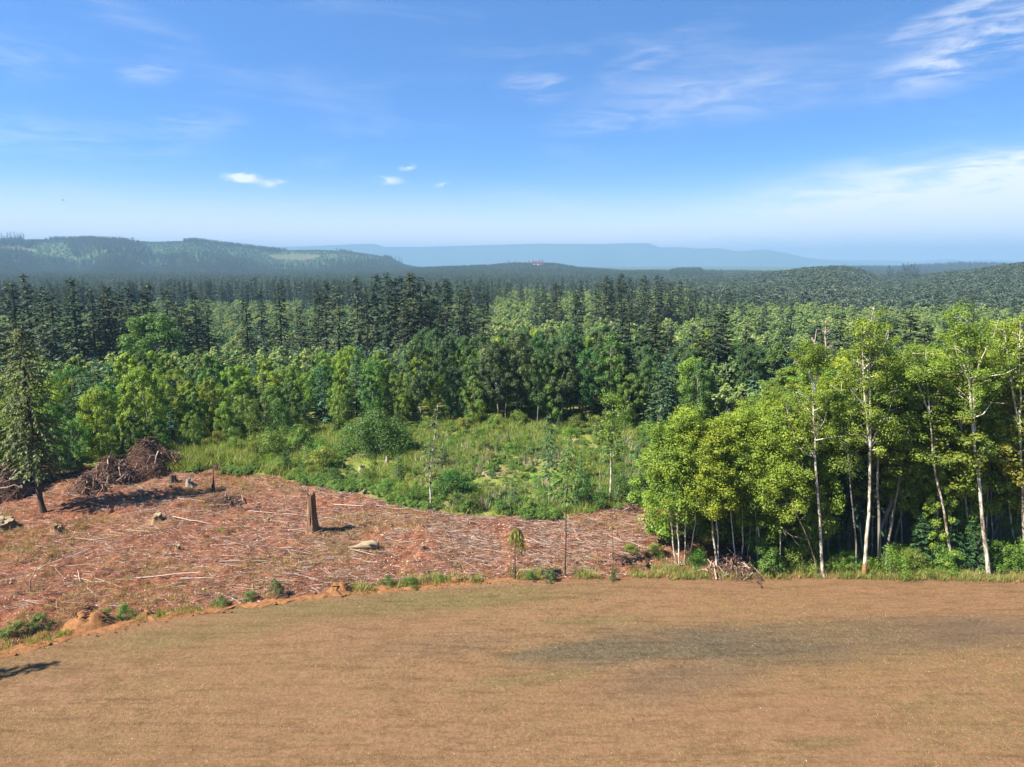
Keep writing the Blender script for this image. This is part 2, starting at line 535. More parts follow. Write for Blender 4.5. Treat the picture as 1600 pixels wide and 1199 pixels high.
M['feathers'] = surface('bird feathers', [(.4, (.08, .08, .09)), (.6, (.35, .35, .36))], 6)


BARE = []
for px_, py_, hw_, hd_ in ((462, 401, 100, 110), (14, 387, 90, 60)):
    d_ = px_dir(px_, py_)
    for R0 in np.linspace(2000, 3400, 300):
        x_, y_ = xy_at(px_, R0)
        if Tz(x_, y_) >= CAM_H + R0 * d_[2] / math.hypot(d_[0], d_[1]) - 3:
            BARE.append((x_, y_, hw_, hd_)); break


def ground_material(name, kind):
    m, nt = material(name)
    pos = nt.n('ShaderNodeNewGeometry').outputs['Position']
    if kind == 'field':
        big = nt.noise(nt.mapping(pos, rot=(0, 0, -0.22), sc=(.045, .16, 1)), 1.0, 4, .55, .6)
        mid = nt.noise(nt.mapping(pos, rot=(0, 0, -0.20), sc=(.16, .55, 1)), 1.0, 5, .6, .4)
        fine = nt.noise(pos, 4.5, 5, .7)
        grit = nt.noise(pos, 17.0, 3, .7)
        c = nt.ramp(nt.math('ADD', nt.math('MULTIPLY', fine, .55), nt.math('MULTIPLY', grit, .45)),
                    [(.36, (0.092, 0.050, 0.025)), (.5, (0.153, 0.087, 0.044)), (.65, (0.211, 0.127, 0.068))])
        # sparse seedling grass in bands and at the upper left edge
        sep = nt.n('ShaderNodeSeparateXYZ'); nt.put(sep.inputs[0], pos)
        green = nt.smooth(nt.math('ADD', nt.math('MULTIPLY', mid, .5), nt.math('MULTIPLY', big, .5)), .43, .62)
        def patch(px, py, hw, hd, rot, lo=1.0):
            g = ground(px, py)
            mp = nt.mapping(pos, loc=(g[0], g[1], 0), rot=(0, 0, rot), sc=(hw, hd, 50), typ='TEXTURE')
            l = nt.vmath('LENGTH', mp, out=1)
            return nt.math('MULTIPLY', nt.smooth(nt.math('ADD', l, nt.math('MULTIPLY', nt.math('SUBTRACT', mid, .5), 1.1)), 1.15, .35), lo)
        gsum = nt.math('MULTIPLY', green, .30)
        for a in ((620, 945, 17, 2.2, .12, .85), (330, 985, 10, 2.0, .28, .8), (930, 972, 5.5, .8, .1, .65), (900, 1020, 7, 1.3, .15, .6),
                  (840, 1060, 5, 1.0, .2, .6), (1290, 1165, 2.6, .6, .1, .7), (1050, 985, 9, 1.4, .1, .35), (1440, 1110, 2.4, .8, .3, .5), (1330, 1025, 10, 1.6, .06, .45)):
            gsum = nt.math('MAXIMUM', gsum, patch(*a))
        grn = nt.ramp(nt.math('ADD', nt.math('MULTIPLY', fine, .5), nt.math('MULTIPLY', grit, .5)), [(.37, (0.055, 0.047, 0.019)), (.5, (0.105, 0.081, 0.032)), (.60, (0.147, 0.110, 0.048))])
        c = nt.mix(gsum, c, grn)
        # broad darker grey-brown patches
        dsum = None
        for a in ((1180, 1006, 13, 3.2, .05, 1.0), (1440, 992, 13, 2.8, .04, 1.0), (960, 1018, 8, 2.0, .12, .95), (1080, 1062, 7, 2.2, .3, .7), (1590, 1005, 6, 1.2, 0, .55), (700, 1010, 7, 1.6, .2, .3)):
            p = patch(*a)
            dsum = p if dsum is None else nt.math('MAXIMUM', dsum, p)
        drk = nt.ramp(nt.math('ADD', nt.math('MULTIPLY', fine, .5), nt.math('MULTIPLY', grit, .5)), [(.37, (0.038, 0.030, 0.021)), (.5, (0.074, 0.057, 0.035)), (.60, (0.114, 0.087, 0.053))])
        c = nt.mix(nt.math('MULTIPLY', dsum, .98), c, drk)
        furrow = nt.noise(nt.mapping(pos, rot=(0, 0, -.42), sc=(.22, 2.6, 1)), 1.0, 3, .6, .2)
        patchy = nt.noise(nt.mapping(pos, rot=(0, 0, -.2), sc=(.5, 1.4, 1)), 1.0, 4, .65)
        c = nt.mix(nt.math('MULTIPLY', nt.smooth(furrow, .50, .66), .30), c, nt.mix(1.0, c, (0.382, 0.335, 0.284, 1), 'MULTIPLY'))
        c = nt.mix(nt.math('MULTIPLY', nt.smooth(patchy, .46, .64), .34), c, nt.mix(1.0, c, (0.459, 0.427, 0.335, 1), 'MULTIPLY'))
        c = nt.mix(nt.math('MULTIPLY', nt.smooth(big, .35, .65), .28), c, (0.162, 0.081, 0.044, 1))
        hgt, bs, bd = nt.math('ADD', nt.math('ADD', fine, nt.math('MULTIPLY', grit, .5)), nt.math('MULTIPLY', furrow, .7)), .7, .09
    elif kind == 'clearing':
        big = nt.noise(nt.mapping(pos, sc=(.10, .22, 1)), 1.0, 5, .6, .6)
        fine = nt.noise(nt.mapping(pos, sc=(1, 1.6, 1)), 2.2, 6, .72, .5)
        grit = nt.noise(pos, 11.0, 4, .7)
        mixv = nt.math('ADD', nt.math('MULTIPLY', fine, .6), nt.math('MULTIPLY', grit, .4))
        c = nt.ramp(mixv, [(.36, (0.061, 0.023, 0.012)), (.46, (0.155, 0.058, 0.032)), (.54, (0.235, 0.098, 0.052)), (.64, (0.362, 0.189, 0.108))])
        c2 = nt.ramp(mixv, [(.38, (0.081, 0.046, 0.019)), (.5, (0.196, 0.108, 0.046)), (.62, (0.304, 0.189, 0.081))])
        blotch = nt.noise(nt.mapping(pos, sc=(.5, 1.1, 1)), 1.0, 5, .65, .4)
        c = nt.mix(nt.math('MULTIPLY', nt.smooth(blotch, .46, .62), .6), c, nt.mix(1.0, c, (0.421, 0.412, 0.366, 1), 'MULTIPLY'))
        c = nt.mix(nt.math('MULTIPLY', nt.smooth(big, .48, .68), .65), c, c2)
        hgt, bs, bd = mixv, 1.0, .3
    elif kind == 'dirt':
        fine = nt.noise(pos, 2.4, 6, .7, .4)
        grit = nt.noise(pos, 13.0, 4, .7)
        mixv = nt.math('ADD', nt.math('MULTIPLY', fine, .6), nt.math('MULTIPLY', grit, .4))
        c = nt.ramp(mixv, [(.30, (0.070, 0.030, 0.011)), (.45, (0.169, 0.076, 0.031)), (.58, (0.235, 0.113, 0.047)), (.72, (0.279, 0.149, 0.068))])
        hgt, bs, bd = mixv, .9, .1
    elif kind == 'ground':
        big = nt.noise(pos, .16, 5, .6, .5)
        fine = nt.noise(pos, 1.3, 6, .75)
        c = nt.ramp(fine, [(.3, (0.071, 0.102, 0.016)), (.5, (0.138, 0.163, 0.031)), (.68, (0.227, 0.225, 0.057))])
        c2 = nt.ramp(fine, [(.3, (.085, .055, .032)), (.5, (.17, .115, .065)), (.7, (.27, .20, .12))])
        c = nt.mix(nt.math('MULTIPLY', nt.smooth(big, .44, .66), .85), c, c2)
        hgt, bs, bd = fine, .8, .2
    elif kind == 'hills':
        big = nt.noise(pos, .004, 4, .6, .8)
        fine = nt.noise(pos, .09, 5, .75)
        c = nt.ramp(fine, [(.3, (.020, .040, .022)), (.5, (.042, .075, .034)), (.7, (.070, .105, .045))])
        c2 = nt.ramp(fine, [(.3, (.055, .085, .035)), (.5, (.085, .130, .050)), (.7, (.13, .16, .065))])
        c = nt.mix(nt.smooth(big, .48, .54), c, c2)
        straw = nt.ramp(fine, [(.3, (.07, .075, .035)), (.7, (.12, .115, .055))])
        for bx, by, hw, hd in BARE:
            mp = nt.mapping(pos, loc=(bx, by, 0), sc=(hw, hd, 5000), typ='TEXTURE')
            c = nt.mix(nt.smooth(nt.vmath('LENGTH', mp, out=1), 1.1, .8), c, straw)
        hgt, bs, bd = fine, .9, 3.0
    else:  # far ridge
        fine = nt.noise(pos, .006, 5, .7)
        c = nt.ramp(fine, [(.3, (.030, .055, .030)), (.7, (.055, .085, .045))])
        hgt, bs, bd = fine, .3, 10.0
    p = nt.n('ShaderNodeBsdfPrincipled')
    nt.put(p.inputs['Base Color'], c)
    p.inputs['Roughness'].default_value = .95
    p.inputs['Specular IOR Level'].default_value = .1
    b = nt.n('ShaderNodeBump'); b.inputs[0].default_value = bs; b.inputs[1].default_value = bd
    nt.put(b.inputs['Height'], hgt)
    nt.t.links.new(b.outputs[0], p.inputs['Normal'])
    return finish(m, nt, p.outputs[0])


for k in ('field', 'clearing', 'dirt', 'ground', 'hills', 'far_ridge'):
    M['g_' + k] = ground_material(k + ' surface', k)

# ------------------------------------------------------------------ the setting: ground, hills, far ridge
az_fine = np.linspace(-46, 46, 370)
az_all = np.radians(np.concatenate([np.linspace(-180, -50, 27), az_fine, np.linspace(50, 180, 27)]))
rr = [4.0]
while rr[-1] < 16500:
    rr.append(rr[-1] * (1.019 if rr[-1] > 60 else 1.05))
rr = np.array(rr)


def ring_mesh(name, sel, mat, kind_name):
    A, Rr = np.meshgrid(az_all, rr[sel], indexing='ij')
    X, Y = Rr * np.sin(A), Rr * np.cos(A)
    Z = T(X, Y)
    ins = in_sheets(X, Y)
    Z = Z - 0.45 * sstep((ins - 0.3) / 1.5) * (Y < 95) * (np.abs(X) < 130)
    b = MB(); b.grid(Y * 0 + X, Y, Z)
    return link(kind_name, b.mesh(name, M[mat], True), kind='structure')


i1 = int(np.searchsorted(rr, 620)); i2 = int(np.searchsorted(rr, 5200))
ring_mesh('ground', slice(0, i1 + 1), 'g_ground', 'ground')
ring_mesh('hills', slice(i1, i2 + 1), 'g_hills', 'hills')
ring_mesh('far_ridge', slice(i2, len(rr)), 'g_far_ridge', 'far_ridge')

# field
xs = np.linspace(-85, 90, 500); vs = np.linspace(0, 1, 150) ** 0.8
Xg, Vg = np.meshgrid(xs, vs, indexing='ij')
Yg = 5 + (FB(Xg) - 5) * Vg
b = MB(); b.grid(Xg, Yg, field_relief(Xg, Yg) + 0.05)
link('field', b.mesh('field', M['g_field'], True), kind='structure')
# clearing
xs = np.linspace(-85, CBX[-1] + 3, 520); vs = np.linspace(0, 1, 190)
Xg, Vg = np.meshgrid(xs, vs, indexing='ij')
Yg = FB(Xg) + (CB(Xg) - FB(Xg)) * Vg
b = MB(); b.grid(Xg, Yg, clearing_relief(Xg, Yg) + 0.05)
link('cleared_ground', b.mesh('cleared_ground', M['g_clearing'], True), kind='structure')
# strip of bare dirt along the field edge
xs = np.linspace(-70, 3.0, 620); vs = np.linspace(-1, 1, 15)
Xg, Vg = np.meshgrid(xs, vs, indexing='ij')
wd = (0.14 + 0.75 * fbm(Xg / 2.0, Xg * 0, 4, 71)) * np.clip((3.0 - Xg) / 14, .12, 1) ** .6
Yg = FB(Xg) + 0.15 + Vg * wd + (fbm(Xg / 1.2, Vg * .6 + 3, 4, 77) - .5) * 1.1
Zg = 0.05 + (1 - Vg ** 2) * (0.02 + 0.42 * np.maximum(fbm(Xg / .7, Yg / .5, 5, 73, .7) - .30, 0)) * np.clip((3.0 - Xg) / 12, .2, 1) - 0.05 * (np.abs(Vg) > .95)
b = MB(); b.grid(Xg, Yg, Zg)
link('dirt_path', b.mesh('dirt_path', M['g_dirt'], True), kind='structure')


# ------------------------------------------------------------------ plant shapes
def leaf_cloud(b, C, Rr_, n, size, rng, flat=.8, up=.55, mat=0, aspect=.62, tint_lo=0., tint_hi=1., shell=.45):
    C = np.asarray(C, float); m = len(C)
    Rr_ = np.broadcast_to(np.asarray(Rr_, float), (m,))
    idx = np.repeat(np.arange(m), n); k = len(idx)
    d = unit(rng.normal(size=(k, 3)))
    rad = Rr_[idx] * rng.random(k) ** shell
    P = C[idx] + d * rad[:, None] * np.array([1, 1, flat])
    nrm = unit(d * .85 + np.array([0, 0, up]) + rng.normal(size=(k, 3)) * .36)
    D = unit(np.cross(nrm, rng.normal(size=(k, 3))))
    S = np.cross(nrm, D)
    s = size * (.6 + .8 * rng.random(k))
    ct = rng.random(m)[idx]
    t = np.clip(tint_lo + (tint_hi - tint_lo) * (ct * .55 + rng.random(k) * .45), 0, 1)
    b.kites(P - D * s[:, None] * .5, D, S, s, s * aspect, mat, t)


def limb(p0, p1, rng, n=5, sag=.0, wob=.06):
    p0 = np.asarray(p0, float); p1 = np.asarray(p1, float)
    t = np.linspace(0, 1, n)[:, None]
    L = np.linalg.norm(p1 - p0)
    P = p0 + (p1 - p0) * t
    P[1:-1] += rng.normal(size=(n - 2, 3)) * L * wob
    P[:, 2] += (sag * L * (t[:, 0] * (1 - t[:, 0])) * 4)
    return P


def broad_parts(H, Rc, z0, nclump, nleaf, size, seed, leaf='broad', bark='grey_bark', lobes=5, cr=(.15, .29), topw=.55, thick=.013):
    """trunk and crown meshes' builders of a broadleaf tree H high"""
    rng = np.random.default_rng(seed)
    tr, cw = MB(), MB()
    top = np.array([rng.normal() * .04 * H, rng.normal() * .04 * H, H * .86])
    P = limb((0, 0, -.25), top, rng, 7, 0, .015)
    tr.tube(P, np.linspace(thick * H, .003 * H, 7), 7)
    lob = [(rng.random() * 6.28, rng.random(), .75 + .5 * rng.random()) for _ in range(lobes)]
    C, Rr2 = [], []
    while len(C) < nclump:
        t = rng.random()                       # height in crown
        prof = math.sin(math.pi * (0.12 + .88 * t) ** (1.0 + .9 * (1 - topw))) ** .65 if t < 1 else 0
        a = rng.random() * 6.28
        k = 1.0
        for la, lt, lk in lob:
            k += (lk - 1) * math.exp(-((math.remainder(a - la, 6.283)) ** 2) / .5 - (t - lt) ** 2 / .06)
        rad = Rc * prof * k * (rng.random() ** .33)
        z = z0 + (H - z0) * t * .94
        C.append((rad * math.cos(a), rad * math.sin(a), z)); Rr2.append(Rc * rng.uniform(*cr) * (1.15 - .35 * t))
    C = np.array(C); C[:, :2] += (top[:2] * (C[:, 2:3] / H))
    leaf_cloud(cw, C, np.array(Rr2), nleaf, size, rng, .8)
    for i in rng.choice(nclump, min(10, nclump), False):
        h = max(z0 * .6, C[i, 2] - .8 * np.linalg.norm(C[i, :2]) - .3)
        a0 = np.array([np.interp(h, P[:, 2], P[:, 0]), np.interp(h, P[:, 2], P[:, 1]), h])
        tr.tube(limb(a0, C[i], rng, 4, .05), np.linspace(.0055 * H, .0015 * H, 4), 4, cap=False)
    return tr, cw


def conifer_parts(H, Rc, z0, nlev, nbr, nspr, sl, sw, seed, droop=.22, taper=.8, gap=.15, hang=-.35, tr_r=.016, crown_round=0.0):
    rng = np.random.default_rng(seed)
    tr, cw = MB(), MB()
    P = limb((0, 0, -.3), (rng.normal() * .01 * H, rng.normal() * .01 * H, H), rng, 8, 0, .004)
    tr.tube(P, np.linspace(tr_r * H, .001 * H, 8), 7)
    zs = z0 + (H - z0) * (np.arange(nlev) / nlev) ** .92
    pp, dd, ss, ll, ww, tt = [], [], [], [], [], []
    for z in zs:
        t = (z - z0) / (H - z0)
        for k in range(nbr):
            if rng.random() < gap:
                continue
            a = rng.random() * 6.28
            prof = (1 - t) ** taper
            if crown_round:
                prof *= min(1.0, .55 + t * crown_round)
            L = max(.12 * Rc, Rc * prof * rng.uniform(.6, 1.15))
            ax = np.array([math.cos(a), math.sin(a), 0]); sx = np.array([-ax[1], ax[0], 0])
            slope = .45 * t - .10 + rng.normal() * .08
            n = max(3, int(nspr * (.45 + .55 * L / Rc)))
            s = rng.uniform(.12, 1.0, n) ** .85
            zj = z + rng.normal() * .01 * H
            pos = ax * (s * L)[:, None]; pos[:, 2] = zj + slope * s * L - droop * s ** 2 * L
            sg = rng.choice([-1, 1], n)[:, None]
            d = unit(ax * .75 + sx * sg * rng.uniform(.2, .95, (n, 1)) + np.array([0, 0, hang]) + rng.normal(size=(n, 3)) * .2)
            up = unit(np.array([0, 0, 1.0]) + rng.normal(size=(n, 3)) * .35)
            pp.append(pos); dd.append(d); ss.append(unit(np.cross(d, up)))
            l = sl * rng.uniform(.6, 1.25, n) * (.55 + .45 * (1 - t))
            ll.append(l); ww.append(sw * rng.uniform(.7, 1.3, n) * (.6 + .4 * (1 - t)))
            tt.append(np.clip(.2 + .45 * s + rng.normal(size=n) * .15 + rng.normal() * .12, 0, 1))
            if z < H * .8 and k % 2 == 0:
                e = ax * L; e = e + np.array([0, 0, zj + slope * L - droop * L])
                tr.tube(np.array([[P[0, 0], P[0, 1], zj], (np.array([0, 0, zj]) + e) / 2 + np.array([0, 0, droop * .25 * L]), e]), [.0035 * H, .0022 * H, .001 * H], 3, cap=False)
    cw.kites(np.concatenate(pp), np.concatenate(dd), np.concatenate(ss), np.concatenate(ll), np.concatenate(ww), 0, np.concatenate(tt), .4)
    return tr, cw


def shrub_parts(H, Rc, nclump, nleaf, size, seed):
    rng = np.random.default_rng(seed)
    tr, cw = MB(), MB()
    C = []
    for _ in range(nclump):
        a = rng.random() * 6.28; t = rng.random()
        rad = Rc * math.sqrt(max(0, 1 - t ** 1.8)) * rng.random() ** .5
        C.append((rad * math.cos(a), rad * math.sin(a), .12 * H + .8 * H * t * rng.uniform(.75, 1.1)))
    C = np.array(C)
    leaf_cloud(cw, C, Rc * rng.uniform(.22, .36, nclump), nleaf, size, rng, .9)
    for i in rng.choice(nclump, min(7, nclump), False):
        tr.tube(limb((rng.normal() * .08, rng.normal() * .08, -.1), C[i], rng, 4, 0, .05), np.linspace(.016 * H, .005 * H, 4), 4, cap=False)
    return tr, cw


def tuft_parts(nbl, h, spread, wid, seed, lean=.45):
    rng = np.random.default_rng(seed)
    cw = MB()
    P = np.zeros((nbl, 3)); P[:, :2] = rng.normal(size=(nbl, 2)) * spread
    D = unit(np.concatenate([rng.normal(size=(nbl, 2)) * lean, np.ones((nbl, 1))], 1))
    S = unit(np.cross(D, rng.normal(size=(nbl, 3))))
    cw.kites(P, D, S, h * rng.uniform(.5, 1.2, nbl), wid, 0, rng.random(nbl), .35)
    return cw


class Tpl:
    def __init__(self, name, parts, H, R, leaf, bark):
        tr, cw = parts
        self.H, self.R = H, R
        self.trunk = tr.mesh(name + ' trunk', M[bark], True)
        self.crown = cw.mesh(name + ' crown', M[leaf])


def joined(name, parts, leaf, bark):
    """one mesh of a whole tree for far-off woods"""
    tr, cw = parts
    b = MB()
    for src, mi in ((tr, 0), (cw, 1)):
        off = b.nv
        V = np.concatenate(src.v); b.v.append(V); b.t.append(np.concatenate(src.t))
        for f, _ in src.f:
            b.f.append((f + off, mi))
        b.nv += len(V)
    return b.mesh(name, [M[bark], M[leaf]])


BL = [Tpl('round broadleaf', broad_parts(10, r, z, 84, 180, .19, 100 + i, lobes=6, topw=tw), 10, r, 'broad', 'grey_bark')
      for i, (r, z, tw) in enumerate([(3.1, 1.0, .5), (2.7, .8, .7), (3.4, 1.3, .55), (2.5, 1.2, .9), (3.0, .9, .35)])]
BD = [Tpl('dark broadleaf', broad_parts(12, r, z, 90, 185, .20, 130 + i, lobes=6, topw=tw), 12, r, 'broad_dark', 'grey_bark')
      for i, (r, z, tw) in enumerate([(3.2, 3.2, .6), (2.8, 3.8, .8), (3.4, 2.6, .5)])]
AL = [Tpl('tall alder', broad_parts(20, r, z, 110, 170, .22, 150 + i, lobes=8, topw=tw, cr=(.15, .27), thick=.009), 20, r, 'alder', 'grey_bark')
      for i, (r, z, tw) in enumerate([(3.4, 6.5, .7), (3.0, 8.0, .8), (3.6, 5.0, .6)])]
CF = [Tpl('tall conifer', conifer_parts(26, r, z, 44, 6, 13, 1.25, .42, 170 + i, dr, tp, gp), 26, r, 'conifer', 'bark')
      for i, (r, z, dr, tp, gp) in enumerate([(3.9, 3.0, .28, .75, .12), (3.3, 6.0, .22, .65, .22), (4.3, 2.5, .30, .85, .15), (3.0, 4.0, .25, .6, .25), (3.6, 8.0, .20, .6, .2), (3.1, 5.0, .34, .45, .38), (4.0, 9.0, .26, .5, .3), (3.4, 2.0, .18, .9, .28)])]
YC = [Tpl('young conifer', conifer_parts(8, r, .5, 22, 6, 11, .62, .24, 190 + i, .12, .85, .08, -.15), 8, r, 'young_conifer', 'bark')
      for i, r in enumerate([2.1, 1.8, 2.3])]
SH = [Tpl('shrub', shrub_parts(2, r, n, 120, .085, 210 + i), 2, r, 'shrub', 'grey_bark') for i, (r, n) in enumerate([(1.2, 30), (1.5, 36), (.95, 26), (1.35, 30)])]


def place(name, tpl, x, y, H, rz, label, cat, group, wide=1.0, color=None, z=None, parts=('trunk', 'crown')):
    s = H / tpl.H
    o = thing(name, label, cat, (x, y, G(x, y) if z is None else z), rz, (s * wide, s * wide, s), group)
    a = link(parts[0], tpl.trunk, o)
    c = link(parts[1], tpl.crown, o)
    if color is not None:
        c.color = (*color, 1)
    return o


def scatter(n, rmin, rmax, pmin, pmax, dmin, rng, keep=None):
    """points over a sector of ground, no two nearer than dmin(r)"""
    pts, cell = [], {}
    g = dmin
    for _ in range(n):
        r = math.sqrt(rng.uniform(rmin ** 2, rmax ** 2)); px = rng.uniform(pmin, pmax)
        x, y = xy_at(px, r)
        if keep and not keep(px, r, x, y):
            continue
        cx, cy = int(x // g), int(y // g)
        if any((x - q[0]) ** 2 + (y - q[1]) ** 2 < g * g for i in (-1, 0, 1) for j in (-1, 0, 1) for q in cell.get((cx + i, cy + j), ())):
            continue
        cell.setdefault((cx, cy), []).append((x, y)); pts.append((px, r, x, y))
    return pts


# ------------------------------------------------------------------ instanced masses (stuff)
def mass(name, pts, rot, scl, idx, meshes, label=None):
    """one object that carries many far-off or uncountable plants"""
    me = bpy.data.meshes.new(name)
    n = len(pts)
    me.vertices.add(n); me.vertices.foreach_set('co', np.asarray(pts, np.float32).ravel())
    for nm, typ, arr in (('rot', 'FLOAT_VECTOR', rot), ('scl', 'FLOAT_VECTOR', scl)):
        a = me.attributes.new(nm, typ, 'POINT'); a.data.foreach_set('vector', np.asarray(arr, np.float32).ravel())
    a = me.attributes.new('idx', 'INT', 'POINT'); a.data.foreach_set('value', np.asarray(idx, np.int32))
    o = link(name, me, None, kind='stuff', label=label)
    ng = bpy.data.node_groups.new(name, 'GeometryNodeTree')
    ng.interface.new_socket('Geometry', in_out='INPUT', socket_type='NodeSocketGeometry')
    ng.interface.new_socket('Geometry', in_out='OUTPUT', socket_type='NodeSocketGeometry')
    N, Lk = ng.nodes, ng.links
    gi, go = N.new('NodeGroupInput'), N.new('NodeGroupOutput')
    join = N.new('GeometryNodeJoinGeometry')

    def attr(nm, typ):
        q = N.new('GeometryNodeInputNamedAttribute'); q.data_type = typ; q.inputs['Name'].default_value = nm
        return q.outputs['Attribute']
    ai, ar, asc = attr('idx', 'INT'), attr('rot', 'FLOAT_VECTOR'), attr('scl', 'FLOAT_VECTOR')
    e2r = N.new('FunctionNodeEulerToRotation'); Lk.new(ar, e2r.inputs[0])
    for i, m in enumerate(meshes):
        to = bpy.data.objects.new(m.name, m)          # never linked to the scene
        oi = N.new('GeometryNodeObjectInfo'); oi.inputs['Object'].default_value = to
        oi.inputs['As Instance'].default_value = True
        cmp = N.new('FunctionNodeCompare'); cmp.data_type = 'INT'; cmp.operation = 'EQUAL'
        Lk.new(ai, cmp.inputs[2]); cmp.inputs[3].default_value = i
        ip = N.new('GeometryNodeInstanceOnPoints')
        Lk.new(gi.outputs[0], ip.inputs['Points']); Lk.new(cmp.outputs[0], ip.inputs['Selection'])
        Lk.new(oi.outputs['Geometry'], ip.inputs['Instance']); Lk.new(e2r.outputs[0], ip.inputs['Rotation']); Lk.new(asc, ip.inputs['Scale'])
        Lk.new(ip.outputs[0], join.inputs[0])
    Lk.new(join.outputs[0], go.inputs[0])
    md = o.modifiers.new('scatter', 'NODES'); md.node_group = ng
    return o


def rz_of(n, rng, tilt=0.0):
    r = np.zeros((n, 3)); r[:, 2] = rng.random(n) * 6.28
    r[:, :2] = rng.normal(size=(n, 2)) * tilt
    return r


def rand_sector(n, rmin, rmax, pmin, pmax, rng):
    r = np.sqrt(rng.uniform(rmin ** 2, rmax ** 2, n)); px = rng.uniform(pmin, pmax, n)
    k = (px - 800) * math.cos(PITCH) / FPX
    y = r / np.hypot(1, k)
    return px, r, k * y, y


# ------------------------------------------------------------------ near forest: one thing per tree
FR_X = [-250, 0, 60, 150, 300, 400, 520, 640, 660, 800, 940, 1000, 1060, 1250, 1800]
FR_R = [86, 88, 88, 90, 95, 97, 98, 99, 100, 100, 100, 99, 95, 88, 86]


def front(px):
    return float(np.interp(px, FR_X, FR_R))


def zone(px):
    for lim, nm in ((70, "behind the lone dark conifer"), (290, "behind the brush piles"), (420, "behind the grass strip"), (530, "beside the round bush"),
                    (655, "behind the round bush"), (800, "in the grove's left"), (955, "in the grove's right"), (1110, "beyond the meadow's end"), (5000, "behind the alders")):
        if px < lim:
            return nm


def is_grove(px):
    return 650 < px < 960


near = scatter(14000, 84, 152, -180, 1800, 2.95, np.random.default_rng(41), lambda px, r, x, y: r > front(px))
near.sort(key=lambda q: q[1] - front(q[0]))
rows = {}
broad_n = conif_n = 0
leftover = []
rng = np.random.default_rng(43)
for px, r, x, y in near:
    d = r - front(px)
    row = "front row" if d < 6 else "second row" if d < 14 else "deep"
    pc = .10 if is_grove(px) and d < 10 else .22 if px < 660 and d < 8 else .40 if px < 660 else .30 if px < 960 else .45
    con = rng.random() < pc
    vis = px < 1130 or d > 14
    if (px < -60 or px > 1640) and d > 14 or (con and conif_n > 150) or (not con and broad_n > 235) or not vis:
        leftover.append((px, r, x, y, con)); continue
    if con: conif_n += 1
    else: broad_n += 1
    rows.setdefault((zone(px), row, con), []).append((px, r, x, y, d))
for (zn, row, con), items in rows.items():
    items.sort()
    for i, (px, r, x, y, d) in enumerate(items):
        rz = rng.random() * 6.28
        low = rng.uniform(.72, 1.12) if d > 5 else rng.uniform(.5, .95)
        if con:
            tall = rng.random() < .3
            if px > 960:
                tpl = CF[rng.integers(5)] if rng.random() < .6 else YC[rng.integers(3)]
                H = rng.uniform(13, 18) if tpl in CF else rng.uniform(9, 12)
                wide = 1.5 if tpl in CF else 1.0
            else:
                tpl = YC[rng.integers(3)]; H = rng.uniform(7, 11) * low; wide = 1.0
            look = "young bluish conifer" if tpl in YC else "dark conifer"
            name, cat, grp = 'conifer_tree', 'conifer tree', 'conifers in the near forest'
            col = (rng.uniform(.8, 1.15), rng.uniform(.85, 1.1), rng.uniform(.8, 1.2))
        else:
            grove = is_grove(px) or px > 1000
            if grove and rng.random() < .72:
                tpl = BD[rng.integers(3)]; H = rng.uniform(11.5, 14.5) * (.92 if px > 1000 else 1); look = "dark green broadleaf tree"
                col = (rng.uniform(.85, 1.25), rng.uniform(.85, 1.2), rng.uniform(.8, 1.1))
            else:
                tpl = BL[rng.integers(5)]; H = rng.uniform(8.2, 11.4) * low
                if grove: H *= 1.18
                yel = rng.random()
                if yel > .5:
                    look = "yellowish broadleaf tree"; col = (rng.uniform(1.1, 1.4), rng.uniform(1.0, 1.2), rng.uniform(.7, .9))
                elif yel > .16:
                    look = "green broadleaf tree"; col = (rng.uniform(.70, .95), rng.uniform(.80, 1.0), rng.uniform(.8, 1.1))
                else:
                    look = "dark broadleaf tree"; col = (rng.uniform(.36, .55), rng.uniform(.52, .7), rng.uniform(.6, 1.0))
            name, cat, grp = 'broadleaf_tree', 'tree', 'broadleaf trees in the near forest'
            wide = rng.uniform(.62, .92)
        if row == "deep":
            lab = f"{look}, {nth(i)} in the deep wood {zn}"
        else:
            lab = f"{look}, {nth(i)} {row} {zn}"
        place(name, tpl, x, y, H, rz, lab, cat, grp, wide, col)

# tall conifers standing out of the canopy: (column, top row, distance)
TALL_L = [(-60, 430, 190), (-25, 445, 180), (10, 440, 185), (38, 425, 200), (58, 448, 195), (75, 456, 190), (105, 432, 185), (135, 450, 195), (150, 462, 205), (165, 446, 185), (182, 455, 210), (195, 447, 190),
          (215, 452, 200), (228, 440, 200), (252, 449, 195), (275, 470, 215), (298, 455, 215), (318, 463, 195), (380, 466, 190), (405, 452, 200), (430, 440, 195), (463, 478, 165),
          (487, 452, 195), (502, 436, 190), (525, 446, 180), (556, 430, 190), (570, 448, 205), (590, 427, 205), (602, 425, 200), (615, 432, 200), (625, 430, 210), (635, 427, 195), (632, 478, 160),
          (645, 424, 190), (658, 432, 195), (670, 440, 200), (685, 440, 195), (697, 434, 190), (715, 444, 185), (724, 450, 200), (733, 447, 190), (755, 455, 185)]
TALL_R = [(835, 443, 300), (853, 452, 300), (872, 440, 310), (900, 456, 180), (905, 438, 330), (935, 438, 290), (948, 430, 300), (960, 435, 300), (972, 427, 290), (985, 432, 300), (1003, 429, 300), (1012, 436, 290),
          (1025, 428, 300), (1036, 432, 300), (1050, 440, 310), (1062, 438, 330), (1080, 449, 330), (1090, 452, 320), (1140, 450, 360), (982, 474, 165), (1022, 486, 170), (1050, 462, 300), (1120, 462, 340)]
